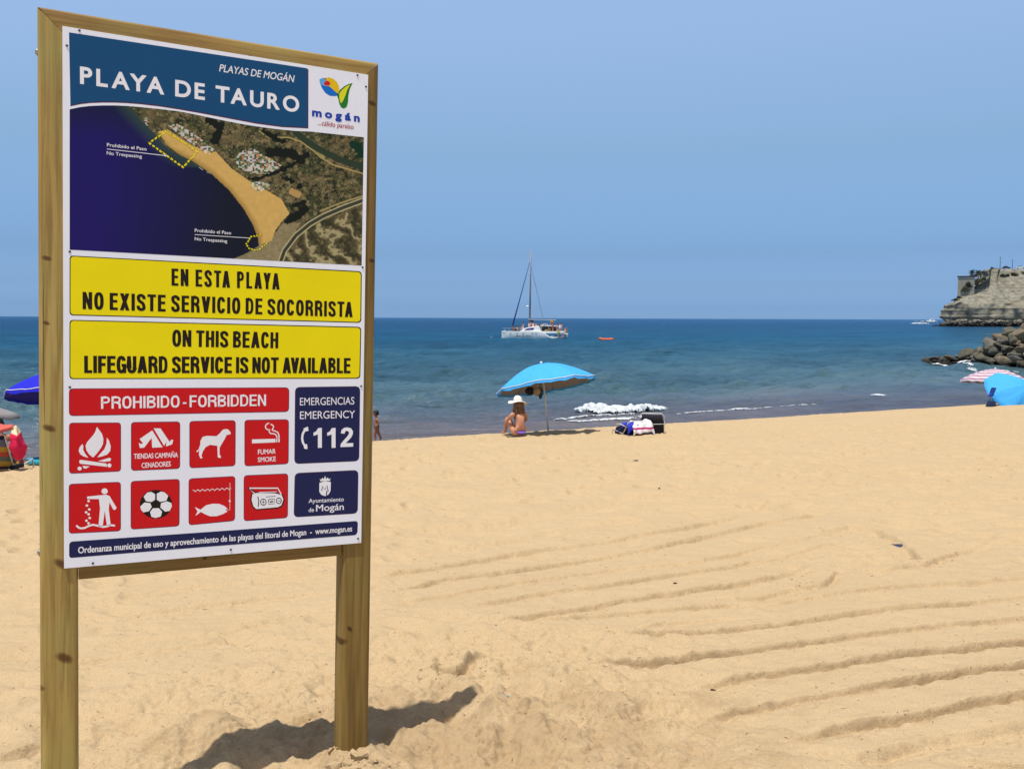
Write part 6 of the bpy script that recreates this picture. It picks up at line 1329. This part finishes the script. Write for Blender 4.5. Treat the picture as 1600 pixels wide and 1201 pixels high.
# passengers: three poses, then copies in other clothes
def mat_c(n_, c_): return flat('wear_'+n_, c_, .8, .1, .05)
def figure(pose, loc, label, shirt, skinm, yaw):
    if pose == 'stand':
        J = [(0, 0, .92, (.12, .15)), (0, 0, 1.12, (.11, .14)), (0, 0, 1.34, (.11, .17)), (0, 0, 1.45, .07), (0, 0, 1.54, .055), (0, .20, 1.38, .055), (.04, .27, 1.10, .042), (.20, .22, .92, .032), (0, -.20, 1.38, .055), (.04, -.27, 1.10, .042), (.20, -.22, .92, .032), (0, .09, .86, .10), (.02, .10, .48, .068), (0, .10, .08, .05), (.14, .11, .04, .04), (0, -.09, .86, .10), (.02, -.10, .48, .068), (0, -.10, .08, .05), (.14, -.11, .04, .04)]
        E2 = [(0, 1), (1, 2), (2, 3), (3, 4), (2, 5), (5, 6), (6, 7), (2, 8), (8, 9), (9, 10), (0, 11), (11, 12), (12, 13), (13, 14), (0, 15), (15, 16), (16, 17), (17, 18)]; hd = (.02, 0, 1.66); sh = [(0, 0, .70, (.19, .21)), (0, 0, .98, (.18, .20)), (0, 0, 1.2, (.17, .20)), (0, 0, 1.40, (.15, .23))]
    else:
        J = [(0, 0, .12, (.13, .16)), (-.02, 0, .32, (.11, .14)), (0, 0, .54, (.11, .17)), (0, 0, .64, .07), (0, 0, .73, .055), (0, .20, .58, .055), (.10, .27, .34, .042), (.30, .20, .32, .032), (0, -.20, .58, .055), (.10, -.27, .34, .042), (.30, -.20, .32, .032), (.05, .10, .12, .10), (.42, .12, .36, .068), (.52, .12, .06, .05), (.64, .12, .04, .04), (.05, -.10, .12, .10), (.42, -.12, .36, .068), (.52, -.12, .06, .05), (.64, -.12, .04, .04)]
        E2 = [(0, 1), (1, 2), (2, 3), (3, 4), (2, 5), (5, 6), (6, 7), (2, 8), (8, 9), (9, 10), (0, 11), (11, 12), (12, 13), (13, 14), (0, 15), (15, 16), (16, 17), (17, 18)]; hd = (.02, 0, .85); sh = [(0, 0, .12, (.19, .21)), (0, 0, .24, (.18, .20)), (0, 0, .42, (.17, .20)), (0, 0, .60, (.15, .23))]
    r = thing('person', loc, label, 'person', yaw, 'passengers on the catamaran'); skin('body', J, E2, skinm, r, 1); skin('shirt', sh, [(0, 1), (1, 2), (2, 3)], shirt, r, 1)
    mb = MB(); mb.ball(hd, .115, 10, 8, (.95, .82, 1.15)); mb.ball((hd[0]+.11, hd[1], hd[2]-.01), .02, 6, 4); mb.build('head', skinm, r, True); mb = MB(); mb.ball((hd[0]-.02, hd[1], hd[2]+.035), .12, 10, 8, (.95, .88, 1.0)); mb.build('hair', HBLK, r, True); return r
cl = lambda X_, Zf, yy: Vector((cat_.location.x+K(X_, 0)[0], cat_.location.y+yy, SEA+K(0, Zf)[1]))
pro = {'stand': figure('stand', cl(650, 372, -1.6), 'passenger in a pink top standing in front of the mast', mat_c('pink', (.60, .18, .22)), SKINW, R_(200)), 'sit': figure('sit', cl(330, 366, -1.2), 'passenger in dark red sitting on the foredeck by the furled sail', mat_c('maroon', (.16, .03, .03)), SKIND, R_(160))}
def repose(pose, X_, Zf, yy, label, shirt, yaw, sk=None, s=1.0):
    r = copy_tree(pro[pose]); r.location = cl(X_, Zf, yy); r.rotation_euler = (0, 0, R_(yaw)); r['label'] = label; r.scale = (s, s, s)
    for c_ in r.children:
        if c_.name.startswith('shirt'): c_.material_slots[0].link = 'OBJECT'; c_.material_slots[0].material = shirt
        elif sk and not c_.name.startswith('hair'): c_.material_slots[0].link = 'OBJECT'; c_.material_slots[0].material = sk
    return r
YL, WT, GN, BL, OR = mat_c('yellow', (.55, .40, .14)), mat_c('white', (.75, .74, .74)), mat_c('lime', (.22, .55, .06)), mat_c('blue', (.06, .08, .34)), mat_c('orange', (.55, .20, .05))
repose('sit', 375, 366, -.6, 'passenger in yellow sitting just aft of the furled sail', YL, 200); repose('sit', 285, 366, .3, 'passenger in dark clothes lounging at the foot of the furled sail', mat_c('black', (.02, .02, .03)), 90)
repose('sit', 490, 352, -1.0, 'passenger in white sitting on the cabin front', WT, 180, SKINW); repose('sit', 500, 300, .8, 'bare shouldered passenger higher up before the mast', SKINW, 150, SKINW, .95)
repose('stand', 700, 372, -1.4, 'passenger in a white shirt at the helm below the dark sail bag', WT, 30); repose('stand', 620, 372, -1.0, 'passenger in a white shirt left of the pink one', WT, 190); repose('stand', 760, 385, -1.2, 'passenger in orange at the aft corner of the cabin', OR, 90, SKINW)
repose('sit', 890, 300, -1.0, 'blond passenger in yellow on the cockpit roof edge', YL, 170, SKINW); repose('stand', 1045, 398, -1.7, 'passenger in dark clothes under the cockpit roof', mat_c('brown', (.10, .05, .04)), 100); repose('stand', 1105, 398, -1.9, 'bare chested passenger under the flag', SKIND, 140)
repose('stand', 1180, 398, -1.8, 'passenger in pink at the aft end of the cockpit roof', mat_c('rose', (.55, .12, .20)), 180, SKINW); repose('stand', 1250, 402, -1.6, 'passenger in white on the aft deck', WT, 240, SKINW); repose('stand', 1290, 402, -1.0, 'passenger in pale blue next to the one in white aft', mat_c('pale_blue', (.30, .42, .60)), 200, SKINW)
repose('stand', 1215, 500, -2.7, 'passenger in lime green on the stern steps', GN, 270, SKINW, .9); repose('sit', 1305, 520, -2.8, 'passenger in blue sitting low on the stern steps', BL, 250, SKINW, .9); repose('stand', 1365, 470, -1.0, 'blond passenger in yellow at the very stern', YL, 300, SKINW, .9); repose('stand', 1395, 462, .5, 'dark passenger at the very stern', mat_c('slate', (.06, .07, .09)), 300, None, .95)
mb = MB(); mb.box((K(1340, 0)[0], 0, K(0, 425)[1]), (K(1420, 0)[0]-K(1260, 0)[0], 4.4, .14)); mb.build('bathing_platform', WHITE, cat_, bevel=.03)
mb = MB(); mb.box((K(1395, 0)[0], -1.8, K(0, 470)[1]), (.35, .5, .9)); mb.build('outboard_motor', WHITE, cat_, bevel=.08)
# orange dinghy
q = at_depth(947, 531.6, 148.0); din = thing('inflatable_dinghy', (q.x, 148, SEA), 'small orange inflatable dinghy floating right of the catamaran', 'dinghy', R_(8))
ORG = flat('orange_rubber', (.60, .11, .03), .5, .4); P = []
for a in np.linspace(0, 2*math.pi, 33)[:-1]:
    c_, s2 = math.cos(a), math.sin(a); xx = math.copysign(abs(c_)**.55, c_)*1.05; yy = math.copysign(abs(s2)**.6, s2)*.55; P.append((xx, yy, .22+.20*max(0, abs(xx)-.6)**1.2*(1.8 if xx < 0 else 1.0)))
mb = MB(); mb.tube(P, .21, 10, True); mb.build('inflatable_tube', ORG, din, True)
mb = MB(); mb.box((0, 0, .12), (1.8, .9, .06)); mb.build('floor', flat('dinghy_floor', (.06, .05, .05), .8), din); mb = MB(); mb.box((.1, 0, .32), (.28, 1.0, .05)); mb.build('thwart', flat('thwart', (.5, .45, .38), .7), din)
mb = MB(); mb.box((1.0, 0, .34), (.06, .8, .40)); mb.build('transom', flat('dinghy_floor', (.06, .05, .05), .8), din)
# motor yacht at speed far off the headland
YY = 1330.0; q = at_depth(1456, 500.5, YY); q.z = SEA; yc = thing('motor_yacht', q, 'tiny white motor yacht speeding past the tip of the headland', 'boat'); mb = MB()
V_ = []
for (x_, b, zt) in ((-8, .1, 2.6), (-6.5, 1.2, 2.4), (-3, 2.0, 2.1), (3, 2.1, 1.8), (8, 2.0, 1.5)): V_ += [(x_, -b, zt), (x_+.3, -b*.6, -.2), (x_+.3, b*.6, -.2), (x_, b, zt)]
mb.add(V_, [(i*4+j, i*4+(j+1) % 4, (i+1)*4+(j+1) % 4, (i+1)*4+j) for i in range(4) for j in range(4)]+[(0, 1, 2, 3), (19, 18, 17, 16)]); mb.build('hull', WHITE, yc)
mb = MB(); mb.prism([(-4.5, 2.1), (-2.0, 3.6), (2.5, 3.7), (4.5, 1.8)], -1.5, 1.5); mb.build('cabin', WHITE, yc, bevel=.1); mb = MB(); mb.prism([(-3.6, 2.6), (-2.2, 3.3), (1.8, 3.3), (2.6, 2.6)], -1.56, -1.50); mb.build('window', GLS, yc)
mb = MB(); mb.prism([(-1.0, 4.2), (-.6, 4.6), (2.0, 4.6), (2.4, 4.2)], -1.2, 1.2); mb.build('flybridge_roof', WHITE, yc)
mb = MB(); foam([Vector((q.x-26, YY)), Vector((q.x-8, YY-1)), Vector((q.x+9, YY-1.5))], 7, .9, .2, .3, .9, 61, mb); o = mb.build('boat_wake', foam_m, smooth=True); tag(o, 'white wake round the tiny motor yacht', 'wake', kind='stuff')
bpy.context.view_layer.update()
